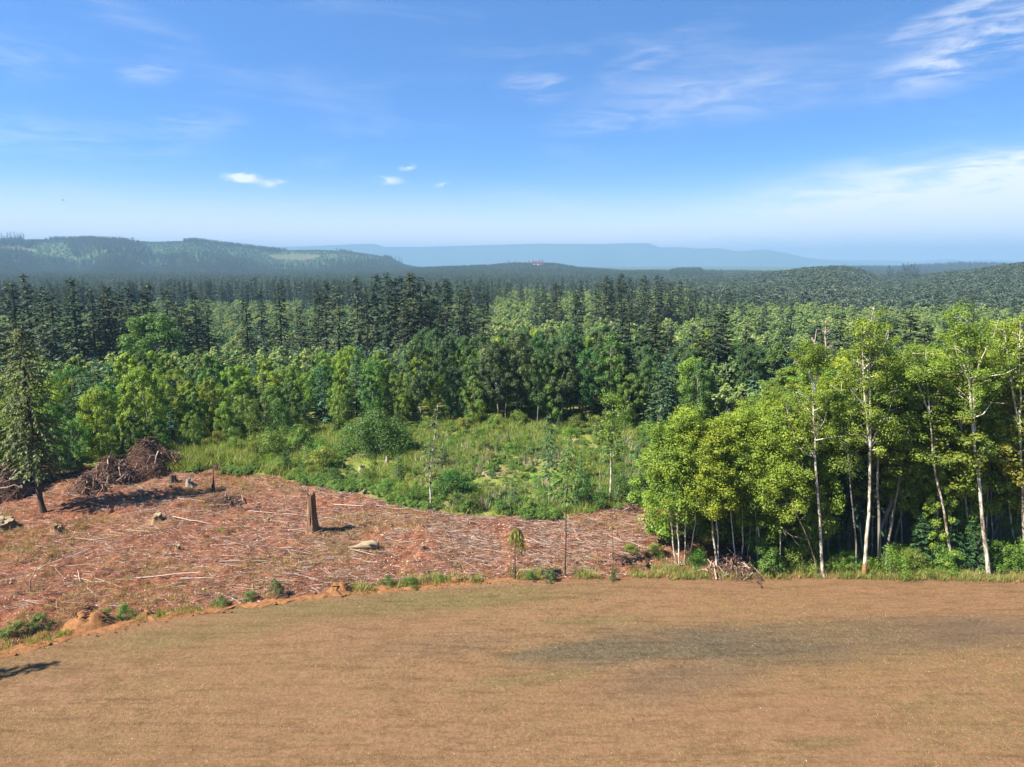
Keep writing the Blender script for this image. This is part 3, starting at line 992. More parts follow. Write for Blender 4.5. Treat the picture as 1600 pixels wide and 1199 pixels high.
for items, plc in ((TALL_L, "in the tall dark row left of centre"), (TALL_R, "in the tall dark clump right of centre")):
    items = sorted(items)
    for i, (px, ty, r) in enumerate(items):
        x, y = xy_at(px, r)
        g = Tz(x, y)
        d = px_dir(px, ty)
        H = CAM_H + r * d[2] / math.hypot(d[0], d[1]) - g
        tpl = CF[(i * 7 + int(px)) % 8]
        v = rng.uniform(.65, 1.3)
        wf = float(np.clip(26 / H, .95, 1.6)) * rng.uniform(1.05, 1.4)
        place('conifer_tree', tpl, x, y, H, rng.random() * 6.28, f"tall dark conifer, {nth(i)} {plc}", 'conifer tree', 'tall conifers above the forest', wf, (v * rng.uniform(.9, 1.25), v, v * rng.uniform(.8, 1.15)), g).rotation_euler.x = rng.normal() * .025

# a few trees with a look of their own
for px, ty, r, tp, lab, col, wide in [
        (238, 484, 158, BL[0], "big rounded dark-green maple in front of the left conifer row", (.6, .72, .9), 1.25),
        (868, 560, 101, BL[3], "slim tree with a pale trunk showing in the dark grove", (.9, .95, .9), .9),
        (1113, 560, 135, CF[1], "grey-green conifer with drooping tips behind the meadow's right end", (1.3, 1.25, 1.0), 1.2)]:
    x, y = xy_at(px, r); g = Tz(x, y); d = px_dir(px, ty)
    H = CAM_H + r * d[2] / math.hypot(d[0], d[1]) - g
    place('broadleaf_tree' if tp not in CF else 'conifer_tree', tp, x, y, H, 1.0, lab, 'tree' if tp not in CF else 'conifer tree', None, wide, col, g)

# dead grey trees
def dead_parts(H, seed, nb=26):
    rng = np.random.default_rng(seed)
    tr, br = MB(), []
    P = limb((0, 0, -.3), (rng.normal() * .3, rng.normal() * .3, H), rng, 7, 0, .012)
    tr.tube(P, np.linspace(.014 * H, .003 * H, 7), 6)
    bb = MB()
    for k in range(nb):
        h = H * rng.uniform(.35, .97); a = rng.random() * 6.28; L = rng.uniform(.08, .2) * H * (1.15 - h / H)
        p0 = np.array([np.interp(h, P[:, 2], P[:, 0]), np.interp(h, P[:, 2], P[:, 1]), h])
        e = p0 + np.array([math.cos(a) * L, math.sin(a) * L, L * rng.uniform(.3, 1.1)])
        bb.tube(limb(p0, e, rng, 4, 0, .08), np.linspace(.0045 * H, .0014 * H, 4), 4, cap=False)
        for q in range(3):
            s = p0 + (e - p0) * rng.uniform(.4, .9)
            bb.tube(limb(s, s + rng.normal(size=3) * L * .3 + np.array([0, 0, L * .25]), rng, 3, 0, .05), np.linspace(.0025 * H, .001 * H, 3), 3, cap=False)
    return tr, bb


DT = []
for i in range(3):
    t_, b_ = dead_parts(14, 300 + i)
    DT.append((t_.mesh('dead trunk', M['deadwood'], True), b_.mesh('dead branches', M['deadwood'])))
DEAD = [(958, 500, 175, "rightmost of the pale"), (945, 512, 170, ""), (1023, 548, 140, ""), (1030, 560, 138, ""), (1018, 562, 142, ""), (1050, 500, 190, ""), (1095, 545, 150, ""), (1190, 560, 120, ""), (1183, 590, 118, ""), (1197, 585, 119, ""),
        (400, 625, 97, ""), (1290, 500, 110, ""), (1280, 515, 112, ""), (1370, 478, 230, ""), (1075, 590, 125, "")]
DEAD.sort()
for i, (px, ty, r, _) in enumerate(DEAD):
    x, y = xy_at(px, r); g = Tz(x, y); d = px_dir(px, ty)
    H = CAM_H + r * d[2] / math.hypot(d[0], d[1]) - g
    lab = "bleached leafless tree at the forest edge left of the round bush" if px == 400 else f"bare grey dead tree, {nth(i - 1)} among the dead trees of the mixed forest"
    o = thing('dead_tree', lab, 'dead tree', (x, y, g), rng.random() * 6.28, (H / 14 * 1.2, H / 14 * 1.2, H / 14), 'dead grey trees in the forest')
    link('trunk', DT[i % 3][0], o); link('branch', DT[i % 3][1], o)

# ------------------------------------------------------------------ far forest as masses
FARB = [joined('far broadleaf', broad_parts(10, 3.3, .6, 26, 12, .95, 400 + i, lobes=4), 'hill_broad', 'grey_bark') for i in range(3)]
FARC = [joined('far conifer', conifer_parts(20, 3.2, 1.5, 15, 5, 5, 2.0, .9, 410 + i, .2, .7, .1), 'far_conifer', 'bark') for i in range(3)]
FARY = [joined('far young conifer', conifer_parts(8, 2.3, .2, 10, 5, 4, 1.3, .6, 420 + i, .1, .8, .05), 'plantation', 'bark') for i in range(2)]
MIDB = [joined('mid broadleaf', broad_parts(10, r, .8, 46, 36, .46, 430 + i, lobes=5), 'far_broad', 'grey_bark') for i, r in enumerate((3.0, 2.6, 3.4))]
MIDC = [joined('mid conifer', conifer_parts(20, r, 2, 28, 5, 8, 1.5, .55, 440 + i, .22, .7, .15), 'conifer', 'bark') for i, r in enumerate((3.0, 2.6))]
MIDY = [joined('mid young conifer', conifer_parts(8, 2.2, .3, 16, 5, 7, .85, .36, 450 + i, .12, .8, .06), 'young_conifer', 'bark') for i in range(2)]

SETS = {'b': [], 'c': [], 'y': [], 'fb': [], 'fc': [], 'fy': []}


def add_mass(key, x, y, H, base, wide, rng, nvar, z=None):
    n = len(x)
    z = T(x, y) if z is None else z
    s = H / base
    SETS[key].append((np.stack([x, y, z], 1), rz_of(n, rng, .03), np.stack([s * wide, s * wide, s], 1), rng.integers(0, nvar, n)))


rng = np.random.default_rng(57)
for px, r, x, y, con in leftover:
    add_mass('y' if con else 'b', np.array([x]), np.array([y]), np.array([rng.uniform(8, 11.5)]), 8 if con else 10, 1.05, rng, 2 if con else 3)
# 150 - 620 m
px, r, x, y = rand_sector(9500, 150, 620, -260, 1860, rng)
clump = fbm(x / 60, y / 60, 3, 81)
u = rng.random(len(px))
left = px < 780
isC = np.where(left, (r > 440) & (clump > .50) & (u < .5), ((clump > .63) & (u < .5) & (px < 1000)) | (u < .025)) & (r > 200)
isC = np.where(px > 1130, isC & (u < .02), isC)
isC = isC & ~((px > 285) & (px < 470) & (r < 520)) & ~((px > 760) & (px < 900) & (r < 330))
isY = ~isC & np.where(left, u > .45, u > .90)
isB = ~isC & ~isY
near_hill = ~((px > 1080) & (r > 430))
isB &= near_hill; isY &= near_hill; isC &= near_hill
hb = np.where(left, rng.uniform(7, 10, len(px)), rng.uniform(9, 14, len(px)))
add_mass('b', x[isB], y[isB], hb[isB], 10, rng.uniform(1.0, 1.35, isB.sum()), rng, 3)
add_mass('y', x[isY], y[isY], rng.uniform(6.5, 9.5, isY.sum()), 8, rng.uniform(1.0, 1.3, isY.sum()), rng, 2)
add_mass('c', x[isC], y[isC], rng.uniform(15, 23, isC.sum()), 20, rng.uniform(.9, 1.2, isC.sum()), rng, 2)
# 620 m and beyond: plain and hills
px, r, x, y = rand_sector(52000, 620, 2350, -220, 1820, rng)
clump = fbm(x / 150, y / 150, 3, 85); u = rng.random(len(px))
plain = (r < 1500)
conz = np.where(px < 1130, (clump > np.where(px < 780, .40, .47)) & (u < .85) & (r > np.where(px > 760, 900, 0)), (u < .02))
keep = ~((px > 1130) & (r > 1310) & (r < 1600))
m = conz & keep
add_mass('fc', x[m], y[m], rng.uniform(11, 18, m.sum()), 20, rng.uniform(1.05, 1.5, m.sum()), rng, 3)
m = ~conz & keep
add_mass('fb', x[m], y[m], rng.uniform(7.5, 11, m.sum()), 10, rng.uniform(1.1, 1.5, m.sum()), rng, 3)
px, r, x, y = rand_sector(19000, 425, 1420, 1060, 1860, rng)
add_mass('fb', x, y, rng.uniform(6, 14, len(x)), 10, rng.uniform(1.0, 1.6, len(x)), rng, 3)
# left hill plantation and wooded gullies
px, r, x, y = rand_sector(34000, 2000, 3700, -260, 760, rng)
cl = fbm(px / 75, r / 560, 3, 91); u = rng.random(len(px))
low = r < 2450 + 250 * vnoise(px / 60, px * 0, 15)
crestw = (np.abs(px - 365) < 75) & (r > 3080)
dark = (cl > .60) | (low & (u < .7)) | crestw
bare = np.zeros(len(px), bool)
for bx, by, hw, hd in BARE:
    bare |= ((x - bx) / hw) ** 2 + ((y - by) / hd) ** 2 < 1
m = dark & ~bare
add_mass('fc', x[m], y[m], rng.uniform(11, 19, m.sum()), 20, 1.5, rng, 3)
m = ~dark & (u < .95) & ~bare
add_mass('fy', x[m], y[m], rng.uniform(4, 7, m.sum()), 8, 2.3, rng, 2)
# right blue wood
px, r, x, y = rand_sector(5000, 3050, 3650, 1300, 1800, rng)
add_mass('fc', x, y, rng.uniform(16, 28, len(x)), 20, 1.2, rng, 3)
# crest trees on the middle ridge
px, r, x, y = rand_sector(5000, 2080, 2290, 560, 1250, rng)
add_mass('fc', x, y, rng.uniform(9, 17, len(x)), 20, 1.2, rng, 3)
for key, name, meshes in (('b', 'broadleaf_forest', MIDB), ('c', 'conifer_forest', MIDC), ('y', 'young_conifer_forest', MIDY), ('fb', 'distant_broadleaf_forest', FARB), ('fc', 'distant_conifer_forest', FARC), ('fy', 'distant_plantation_forest', FARY)):
    cat = [np.concatenate([s[k] for s in SETS[key]]) for k in range(4)]
    mass(name, cat[0], cat[1], cat[2], cat[3], meshes)

# tree groups on the hill crests that stand out one by one
FCT = [Tpl('crest conifer', conifer_parts(20, 3.4, 1.5, 18, 5, 6, 1.9, .8, 460 + i, .2, .7, .1), 20, 3.4, 'conifer', 'bark') for i in range(2)]
FBT = Tpl('crest broadleaf', broad_parts(10, 3.6, .8, 30, 16, .9, 470, lobes=4), 10, 3.6, 'far_broad', 'grey_bark')
CREST = [(3300, [(2, 362), (8, 364), (17, 362), (22, 361), (28, 362), (33, 363), (38, 362), (42, 364), (12, 367), (36, 367)], 'c', "in the dark clump on the left hilltop"),
         (3300, [(147, 368), (162, 370), (181, 370), (212, 370), (320, 372)], 'b', "along the bare left hill crest"),
         (3300, [(595, 400), (600, 398), (607, 399), (612, 398), (618, 398), (624, 400), (628, 402), (603, 402), (615, 402)], 'c', "in the clump at the left hill's end"),
         (2200, [(827, 406), (833, 405), (843, 404), (848, 405), (795, 406), (805, 407)], 'c', "beside the red-roofed house on the ridge"),
         (2200, [(1052, 420), (1068, 417), (1075, 417), (1083, 416), (1090, 417), (1096, 418)], 'c', "in the clump on the low ridge"),
         (1250, [(1390, 414), (1396, 420), (1412, 411), (1418, 410), (1424, 412), (1430, 411), (1435, 416), (1404, 422)], 'c', "in the tall clumps on the right hill"),
         (1250, [(1272, 420), (1160, 432), (1168, 424), (1180, 425), (1187, 425), (1195, 428), (1570, 410), (1590, 412), (1598, 411)], 'c', "along the right hill crest")]
for R, lst, kind, plc in CREST:
    for i, (px, ty) in enumerate(sorted(lst)):
        x, y = xy_at(px, R - 20); g = Tz(x, y); d = px_dir(px, ty)
        H = max(5.0, CAM_H + (R - 20) * d[2] / math.hypot(d[0], d[1]) - g)
        tp = FCT[i % 2] if kind == 'c' else FBT
        wd = float(np.clip(34 / H, 1.2, 2.2)) if kind == 'c' else 1.4
        look = "far dark conifer" if kind == 'c' else "small rounded lone tree"
        place('conifer_tree' if kind == 'c' else 'broadleaf_tree', tp, x, y, H, i * 1.3, f"{look}, {nth(i)} {plc}", 'conifer tree' if kind == 'c' else 'tree', 'trees on the far crests', wd, None, g)


# far houses
def house(label, px, py, R, L, W, Hw, Hr, roof):
    x, y = xy_at(px, R); d = px_dir(px, py)
    z = CAM_H + R * d[2] / math.hypot(d[0], d[1])
    g = min(z - Hw * .5, Tz(x, y) + 9)
    o = thing('house', label, 'house', (x, y, g), 0.1)
    q = MB(); q.box((0, 0, Hw / 2 - 5), (L, W, Hw + 10)); link('wall', q.mesh('house wall', M['white_paint']), o)
    q = MB()
    e = .8
    V = np.array([[-L / 2 - e, -W / 2 - e, Hw], [L / 2 + e, -W / 2 - e, Hw], [L / 2 + e, W / 2 + e, Hw], [-L / 2 - e, W / 2 + e, Hw], [-L / 2 + 2, 0, Hw + Hr], [L / 2 - 2, 0, Hw + Hr]])
    q.add(V, [[0, 1, 5, 4], [2, 3, 4, 5]]); q.add(V, [[0, 4, 3], [1, 2, 5], ]); q.add(V, [[3, 2, 1, 0]])
    link('roof', q.mesh('house roof', M[roof]), o)
    for k in range(4):
        q = MB(); q.box((-L / 2 + L * (k + .5) / 4, -W / 2 - .05, Hw * .55), (1.6, .1, 1.6))
        link('window', q.mesh('house window', M['glass']), o)


house("far house with a red roof among conifers on the low ridge", 840, 411.5, 2150, 34, 11, 5, 6.0, 'red_roof')
house("small white far house on the left hillside", 514, 398.5, 3100, 24, 10, 6, 3, 'grey_roof')


# ------------------------------------------------------------------ right-hand stand: trees drawn trunk by trunk
def wpath(pts, dep, ddep=0.0):
    pts = sorted(pts, key=lambda p: -p[1])
    n = len(pts)
    P = np.array([at_depth(px, py, dep + ddep * i / max(1, n - 1)) for i, (px, py) in enumerate(pts)])
    return P


def resample(P, n, rng, wob=0.0):
    s = np.concatenate([[0], np.cumsum(np.linalg.norm(np.diff(P, axis=0), axis=1))])
    t = np.linspace(0, s[-1], n)
    Q = np.stack([np.interp(t, s, P[:, k]) for k in range(3)], 1)
    Q[1:-1] += rng.normal(size=(n - 2, 3)) * wob
    return Q


def hero(label, dep, r0, trunks, branches, crown, seed, bark='birch', leaf='alder', cat='tree', group=None, name='alder_tree', color=None):
    """trunks: list of pixel paths (first = main stem); crown: (n twigs, lower fraction, twig length, clump radius, leaves)"""
    rng = np.random.default_rng(seed)
    base = np.array(trunks[0][0], float)
    gp = ground(*trunks[0][0])
    dep = gp[1] if dep is None else dep
    main = wpath(trunks[0], dep)
    x, y = main[0][0], main[0][1]
    org = np.array([x, y, G(x, y)])
    o = thing(name, label, cat, org, group=group)
    C, RC = [], []
    stems = []
    for k, path in enumerate(trunks):
        P = wpath(path, dep, rng.uniform(-.5, .5) if k else 0) - org
        if k == 0:
            P[0, 2] = -.2
        else:
            m = stems[0]
            j = np.argmin(np.linalg.norm(m - P[0], axis=1)); P[0] = m[j]
        n = 12 if k == 0 else 9
        P = resample(P, n, rng, .035)
        stems.append(P)
        q = MB()
        ra = r0 * .74 if k == 0 else r0 * .46
        rad = np.linspace(ra, ra * .28, n)
        if k == 0:
            rad[0] *= 1.35
        q.tube(P, rad, 8)
        link('trunk' if k == 0 else 'stem', q.mesh('alder stem', M[bark], True), o)
        if k == 0 and 'orange-brown foot' in label:
            q = MB(); f = np.linspace(0, 1, 4)[:, None]; pe = P[0] + (P[1] - P[0]) * min(1.0, 1.3 / max(.3, P[1][2] - P[0][2]))
            q.tube(P[0] + (pe - P[0]) * f, np.linspace(rad[0] * 1.06, np.interp(1.3, [0, max(.3, P[1][2])], rad[:2]) * 1.10, 4), 8)
            link('bare_foot', q.mesh('rubbed foot', M['rubbed'], True), o)
    for path in branches:
        P = wpath(path, dep, rng.uniform(-1.5, 1.5)) - org
        m = np.concatenate(stems)
        j = np.argmin(np.linalg.norm(m - P[0], axis=1)); P[0] = m[j]
        P = resample(P, 6, rng, .05)
        q = MB(); q.tube(P, np.linspace(r0 * .34, .015, 6), 5, cap=False)
        for _ in range(4):
            s0 = P[rng.integers(2, 6)]
            q.tube(limb(s0, s0 + rng.normal(size=3) * .5 + np.array([0, 0, .35]), rng, 3), np.linspace(.02, .008, 3), 3, cap=False)
        link('branch', q.mesh('alder branch', M[bark], True), o)
        for t in (3, 4, 5):
            C.append(P[t] + rng.normal(size=3) * .2); RC.append(crown[3] * rng.uniform(.45, .8))
    ntw, lo, tl, cr, nl = crown
    for _ in range(ntw):
        P = stems[rng.integers(len(stems))]
        f = rng.uniform(lo, 1.0); h = P[0, 2] + (P[-1, 2] - P[0, 2]) * f
        p0 = np.array([np.interp(h, P[:, 2], P[:, 0]), np.interp(h, P[:, 2], P[:, 1]), h])
        a = rng.random() * 6.28; L = tl * rng.uniform(.5, 1.1) * (1.15 - .6 * (f - lo) / (1 - lo))
        e = p0 + np.array([math.cos(a) * L, math.sin(a) * L, L * rng.uniform(.15, .9)])
        Q = limb(p0, e, rng, 4, .06)
        q = MB(); q.tube(Q, np.linspace(.045, .012, 4) * (r0 / .16), 4, cap=False)
        link('branch', q.mesh('alder twig', M[bark], True), o)
        for t in (1, 2, 3):
            for _k in range(2 if ntw >= 32 else 1):
                C.append(Q[t] + rng.normal(size=3) * .5 * cr); RC.append(cr * rng.uniform(.5, 1.05))
    q = MB()
    leaf_cloud(q, np.array(C), np.array(RC), int(nl * (2.7 if ntw >= 32 else 2.5)), .135, rng, .75, .5)
    c = link('crown', q.mesh('alder crown', M[leaf]), o)
    if color:
        c.color = (*color, 1)
    return o


GS = 'tall pale-trunked trees at the right'
hero("tall white-trunked tree with thin bare branches to its left, first of the tall ones", None, .17,
     [[(1287, 903), (1280, 806), (1276.5, 754), (1273, 683), (1270, 627), (1267, 565), (1264, 546)], [(1271, 617), (1277, 590), (1281, 565), (1280, 552)]],
     [[(1276, 731), (1262, 716), (1244, 690), (1227, 630)], [(1275, 700), (1255, 672), (1237, 640), (1222, 622)], [(1278, 758), (1262, 742), (1246, 728)], [(1269, 655), (1254, 635), (1238, 610), (1225, 604)], [(1268, 600), (1255, 575), (1240, 558)], [(1276, 690), (1290, 655), (1296, 620)]],
     (20, .60, 1.6, .7, 46), 501, group=GS, color=(1.15, 1.05, .8))
hero("tall forked white-trunked tree with an orange-brown foot beside the dark gap", None, .20,
     [[(1350, 901), (1358, 793), (1360, 710), (1355.5, 669), (1351, 615), (1347.5, 540), (1346, 512)], [(1360, 700), (1360, 650), (1359, 615), (1357.5, 520), (1357, 506)]],
     [[(1362, 694), (1372, 672), (1387, 650), (1396, 620), (1402, 603)], [(1360, 585), (1372, 560), (1384, 535), (1389, 512)], [(1353, 650), (1338, 620), (1325, 600), (1312, 590)], [(1350, 600), (1335, 570), (1318, 552)], [(1358, 712), (1340, 680), (1326, 645)]],
     (26, .52, 1.9, .75, 50), 502, group=GS, color=(1.1, 1.03, .85))
hero("right one of two leaning pale trunks crossing over the fern bushes", None, .15,
     [[(1490, 893), (1478, 820), (1461.5, 738), (1453, 655), (1449, 600), (1447, 545)], [(1449, 640), (1436, 605), (1428, 575)]],
     [[(1452, 660), (1462, 625), (1470, 600)], [(1449, 600), (1437, 570), (1425, 552)]], (24, .5, 1.9, .8, 50), 503, group=GS)
hero("left one of two leaning pale trunks crossing over the fern bushes", 53.5, .13,
     [[(1474, 880), (1471, 839), (1459, 779), (1445, 724), (1433, 641), (1428.5, 605), (1420, 575), (1412, 550)]],
     [[(1433, 645), (1420, 620), (1405, 582)], [(1440, 690), (1425, 668), (1410, 655)]], (22, .5, 1.8, .8, 48), 504, group=GS)
hero("upright thin mossy trunk between the leaning pair and the tall white tree", 54.5, .12,
     [[(1488, 880), (1486, 842), (1486, 710), (1487, 600), (1490, 520)]], [], (24, .45, 2.0, .85, 52), 505, group=GS)
hero("tallest white-trunked tree with a wide V of bare limbs near its top", None, .21,
     [[(1546, 902), (1534.5, 806), (1526, 724), (1519, 655), (1515, 600), (1511, 565), (1511, 500)], [(1522, 683), (1521, 627), (1518, 565), (1520, 520)]],
     [[(1514, 600), (1510, 587), (1495, 560), (1470, 540)], [(1521, 600), (1523, 585), (1535, 557), (1550, 532)], [(1519, 565), (1527, 545), (1534, 520)], [(1527, 730), (1540, 700), (1548, 690)]],
     (30, .5, 2.1, .8, 52), 506, group=GS, color=(1.02, 1.03, .9))
hero("thin grey trunk just right of the tallest white tree", 52.5, .09, [[(1552, 890), (1550, 860), (1548, 765), (1545, 680), (1540, 600)]], [], (16, .5, 1.5, .8, 44), 507, bark='grey_bark', group=GS)
hero("slim pale trunk curving behind the bushes near the right edge", 53.0, .12, [[(1589, 890), (1587, 870), (1578.5, 806), (1572, 710), (1566, 608), (1560, 540)]], [[(1568, 640), (1580, 610), (1586, 590)]], (22, .5, 1.8, .8, 48), 508, group=GS)
hero("forked white tree at the right edge of the stand", 51.0, .17, [[(1606, 900), (1600, 848), (1596, 738), (1592, 669), (1585, 627), (1572, 537), (1568, 505)], [(1593, 680), (1594, 600), (1593, 540), (1595, 505)]], [[(1590, 650), (1605, 610), (1612, 580)]], (28, .48, 2.0, .85, 50), 509, group=GS)
hero("leaning dark grey trunk in the shadowed gap", 51.5, .15, [[(1380, 899), (1393, 820), (1406, 738), (1420, 669), (1428, 610)]], [], (14, .62, 1.7, .8, 46), 510, bark='grey_bark', group=GS)
hero("dark mossy trunk with orange-brown foot right of the forked tree", 50.5, .17, [[(1375, 902), (1372, 800), (1371, 669), (1374, 580), (1380, 530)]], [], (22, .55, 1.9, .8, 48), 511, bark='grey_bark', group=GS)
hero("slim curved brown trunk left of the forked tree", 50.5, .10, [[(1338.5, 899), (1333.5, 806), (1324, 696), (1318, 620)]], [], (16, .55, 1.6, .8, 46), 512, bark='grey_bark', group=GS)
hero("leafless arching dead tree leaning left beside the first tall white trunk", 49.6, .085,
     [[(1279, 902), (1272, 870), (1255, 825), (1243, 800), (1228, 780), (1205, 765), (1190, 757)]],
     [[(1262, 843), (1240, 828), (1218, 830)], [(1240, 798), (1232, 760)], [(1250, 815), (1262, 800), (1240, 770), (1233, 757)], [(1238, 798), (1215, 802), (1178, 799)], [(1228, 782), (1236, 790), (1240, 820)]],
     (2, .9, .3, .2, 10), 513, bark='deadwood', cat='dead tree', name='dead_tree', group=None)
# young leafy alders at the left of the stand
GY = 'young white-stemmed alders left of the tall stand'
YOUNG = [
    ("young alder with the yellow topmost crown and white stem above the twig heap", [[(1122, 897), (1114, 840), (1110, 762), (1111, 700), (1113, 672)]], (46, .45, 1.7, .75, 60), .11, (1.3, 1.12, .75), [[(1110, 790), (1100, 780), (1092, 776)]]),
    ("slim white stem close right of the yellow-crowned alder", [[(1126, 884), (1119, 817), (1122, 740), (1128, 690)]], (34, .45, 1.6, .75, 56), .075, (1.0, 1.02, .9), []),
    ("leftmost white-stemmed young alder at the edge of the clearing", [[(1058, 888), (1050, 840), (1045, 770), (1043, 700), (1046, 668)]], (44, .40, 1.8, .8, 58), .085, (1.0, 1.05, .9), []),
    ("second white stem in the left alder clump", [[(1062, 890), (1059, 830), (1058, 770), (1060, 690), (1068, 655)]], (44, .42, 1.8, .8, 58), .085, (1.05, 1.05, .85), []),
    ("brown straight stem in the left alder clump", [[(1069, 888), (1071, 820), (1073, 750), (1078, 690), (1080, 665)]], (40, .42, 1.7, .75, 56), .08, (.95, 1.0, .9), []),
    ("stem of the left alder clump leaning right", [[(1074, 884), (1085, 825), (1090, 790), (1094, 730), (1096, 690)]], (36, .45, 1.7, .75, 56), .075, (1.0, 1.0, .9), []),
    ("leaning thin white stem right of the twig heap's middle", [[(1152, 888), (1144, 832), (1141, 780), (1140, 720), (1142, 668)]], (40, .45, 1.7, .75, 56), .075, (1.1, 1.06, .85), []),
    ("straight white stem behind the twig heap", [[(1159, 890), (1160, 840), (1160, 787), (1164, 700), (1168, 655)]], (44, .45, 1.8, .8, 58), .085, (1.05, 1.05, .85), []),
    ("short white stem leaning right behind the twig heap", [[(1165, 889), (1172, 840), (1175, 800), (1180, 730)]], (34, .5, 1.6, .75, 50), .06, (.95, 1.0, .9), []),
    ("white stem right of the twig heap bending upward", [[(1194, 892), (1186, 840), (1181, 807), (1180, 740), (1188, 660)]], (44, .45, 1.9, .8, 58), .085, (1.08, 1.06, .85), []),
    ("thin white stem close left of the bending one", [[(1185, 892), (1183, 845), (1182, 800), (1200, 720), (1208, 650)]], (44, .45, 1.9, .8, 58), .07, (1.0, 1.03, .9), []),
    ("thin pale stem among low bushes left of the dead arching tree", [[(1219, 900), (1219, 840), (1220, 780), (1224, 700), (1228, 640)]], (42, .42, 1.9, .8, 56), .075, (1.1, 1.06, .85), []),
]
for k, (lab, tr, cr, r0, colr, br) in enumerate(YOUNG):
    hero(lab, [50.2, 51, 51.4, 51.0, 51.6, 51.9, 51.3, 51.2, 51.5, 51.2, 51.6, 50.6][k], r0, tr, br, cr, 540 + k, group=GY, color=colr)

# the stand behind them
SKY_X = [1020, 1050, 1100, 1150, 1200, 1230, 1260, 1300, 1340, 1370, 1400, 1440, 1480, 1520, 1560, 1600, 1700, 1900]
SKY_Y = [690, 655, 640, 640, 625, 570, 545, 555, 525, 512, 545, 545, 512, 485, 497, 478, 480, 470]
rng = np.random.default_rng(61)
bg_pts = scatter(3000, 54, 84, 1062, 1830, 3.3, rng, lambda px, r, x, y: y > FB(x) + (3.0 if px > 1230 else 5) and (px > 1100 or r < 66))
bg_pts = sorted(bg_pts)[:]
grp = {}
for px, r, x, y in bg_pts:
    grp.setdefault("behind the young white-stemmed alders" if px < 1235 else "behind the tall white trunks" if px < 1480 else "at the stand's right end", []).append((px, r, x, y))
for plc, lst in grp.items():
    lst.sort()
    for i, (px, r, x, y) in enumerate(lst):
        ty = float(np.interp(px, SKY_X, SKY_Y)) + rng.uniform(0, 55) + 10
        d = px_dir(px, ty)
        g = Tz(x, y)
        H = max(6.0, CAM_H + r * d[2] / math.hypot(d[0], d[1]) - g)
        u = rng.random()
        if H > 13:
            tp = AL[rng.integers(3)]; wide = float(np.clip(1.25 * 18 / H, 1.0, 1.4)); look = "tall leafy alder"
        else:
            tp = BL[rng.integers(5)]; wide = 1.1; look = "leafy young broadleaf tree"
        c = (rng.uniform(.8, 1.2), rng.uniform(.85, 1.1), rng.uniform(.75, 1.0))
        if u < .16 and px > 1240:
            tp = CF[rng.integers(5)]; wide = 1.2; look = "dark conifer"; H *= .85; c = (.9, .95, .9)
        place('conifer_tree' if tp in CF else 'broadleaf_tree', tp, x, y, H, rng.random() * 6.28, f"{look}, {nth(i)} {plc}", 'conifer tree' if tp in CF else 'tree', 'trees of the right-hand stand', wide, c, g)
# slim pale stems deeper in the stand
rs = np.random.default_rng(611)
SL = sorted([(px + rs.uniform(-7, 7)) for px in range(1236, 1612, 22)])
for i, px in enumerate(SL):
    yb = 52.0 + rs.uniform(0, 3.5); lean = rs.uniform(-26, 22); ty = float(np.interp(px, SKY_X, SKY_Y)) + rs.uniform(25, 110)
    by = 599.5 + FPX * math.tan(math.atan2(CAM_H, yb) - PITCH)
    k = rs.uniform(-8, 8)
    hero(f"slim pale stem set back in the tall stand, {nth(i)}", yb, rs.uniform(.07, .12), [[(px, by), (px + lean * .35 + k, by - (by - ty) * .35), (px + lean * .7 + k, by - (by - ty) * .7), (px + lean, ty)]],
         [[(px + lean * .6 + k * .8, by - (by - ty) * .6), (px + lean * .6 + k + rs.choice([-1, 1]) * rs.uniform(14, 26), by - (by - ty) * .76)]], (10, .5, 1.6, .75, 26), 620 + i, bark='birch' if i % 3 else 'grey_bark', group='slim stems of the right-hand stand', color=(1.08, 1.03, .85))
# taller leafy trees close behind the white trunks
for i, px in enumerate(range(1228, 1640, 25)):
    y = 53.2 + 2.2 * ((i * 37) % 10) / 10; px += (i * 13) % 9 - 4; H0 = (0, 70, 25, 110)[i % 4]
    x = (px - 800) * math.cos(PITCH) / FPX * y; d = px_dir(px, float(np.interp(px, SKY_X, SKY_Y)) + 20 + H0)
    H = CAM_H + math.hypot(x, y) * d[2] / math.hypot(d[0], d[1])
    place('broadleaf_tree', AL[i % 3], x, y, H, i * 2.3, f"tall airy leafy tree, {nth(i)} close behind the white trunks", 'tree', 'trees of the right-hand stand', (.66, .9, .7, .95)[i % 4], (1.2, 1.08, .8))
# lower leafy trees between the trunks
for i, (px, r, ty) in enumerate([(1185, 56, 700), (1218, 57, 690), (1250, 58, 690), (1455, 56, 715), (1476, 60, 660), (1582, 58, 740)]):
    y = 51.2 + (r - 54) * .35; x = (px - 800) * math.cos(PITCH) / FPX * r; d = px_dir(px, ty)
    H = CAM_H + math.hypot(x, y) * d[2] / math.hypot(d[0], d[1])
    place('broadleaf_tree', BL[i % 5], x, y, H, i * 1.1, f"low leafy tree among the trunks, {nth(i)} between the pale stems", 'tree', 'trees of the right-hand stand', .72, (1.1, 1.02, .8))
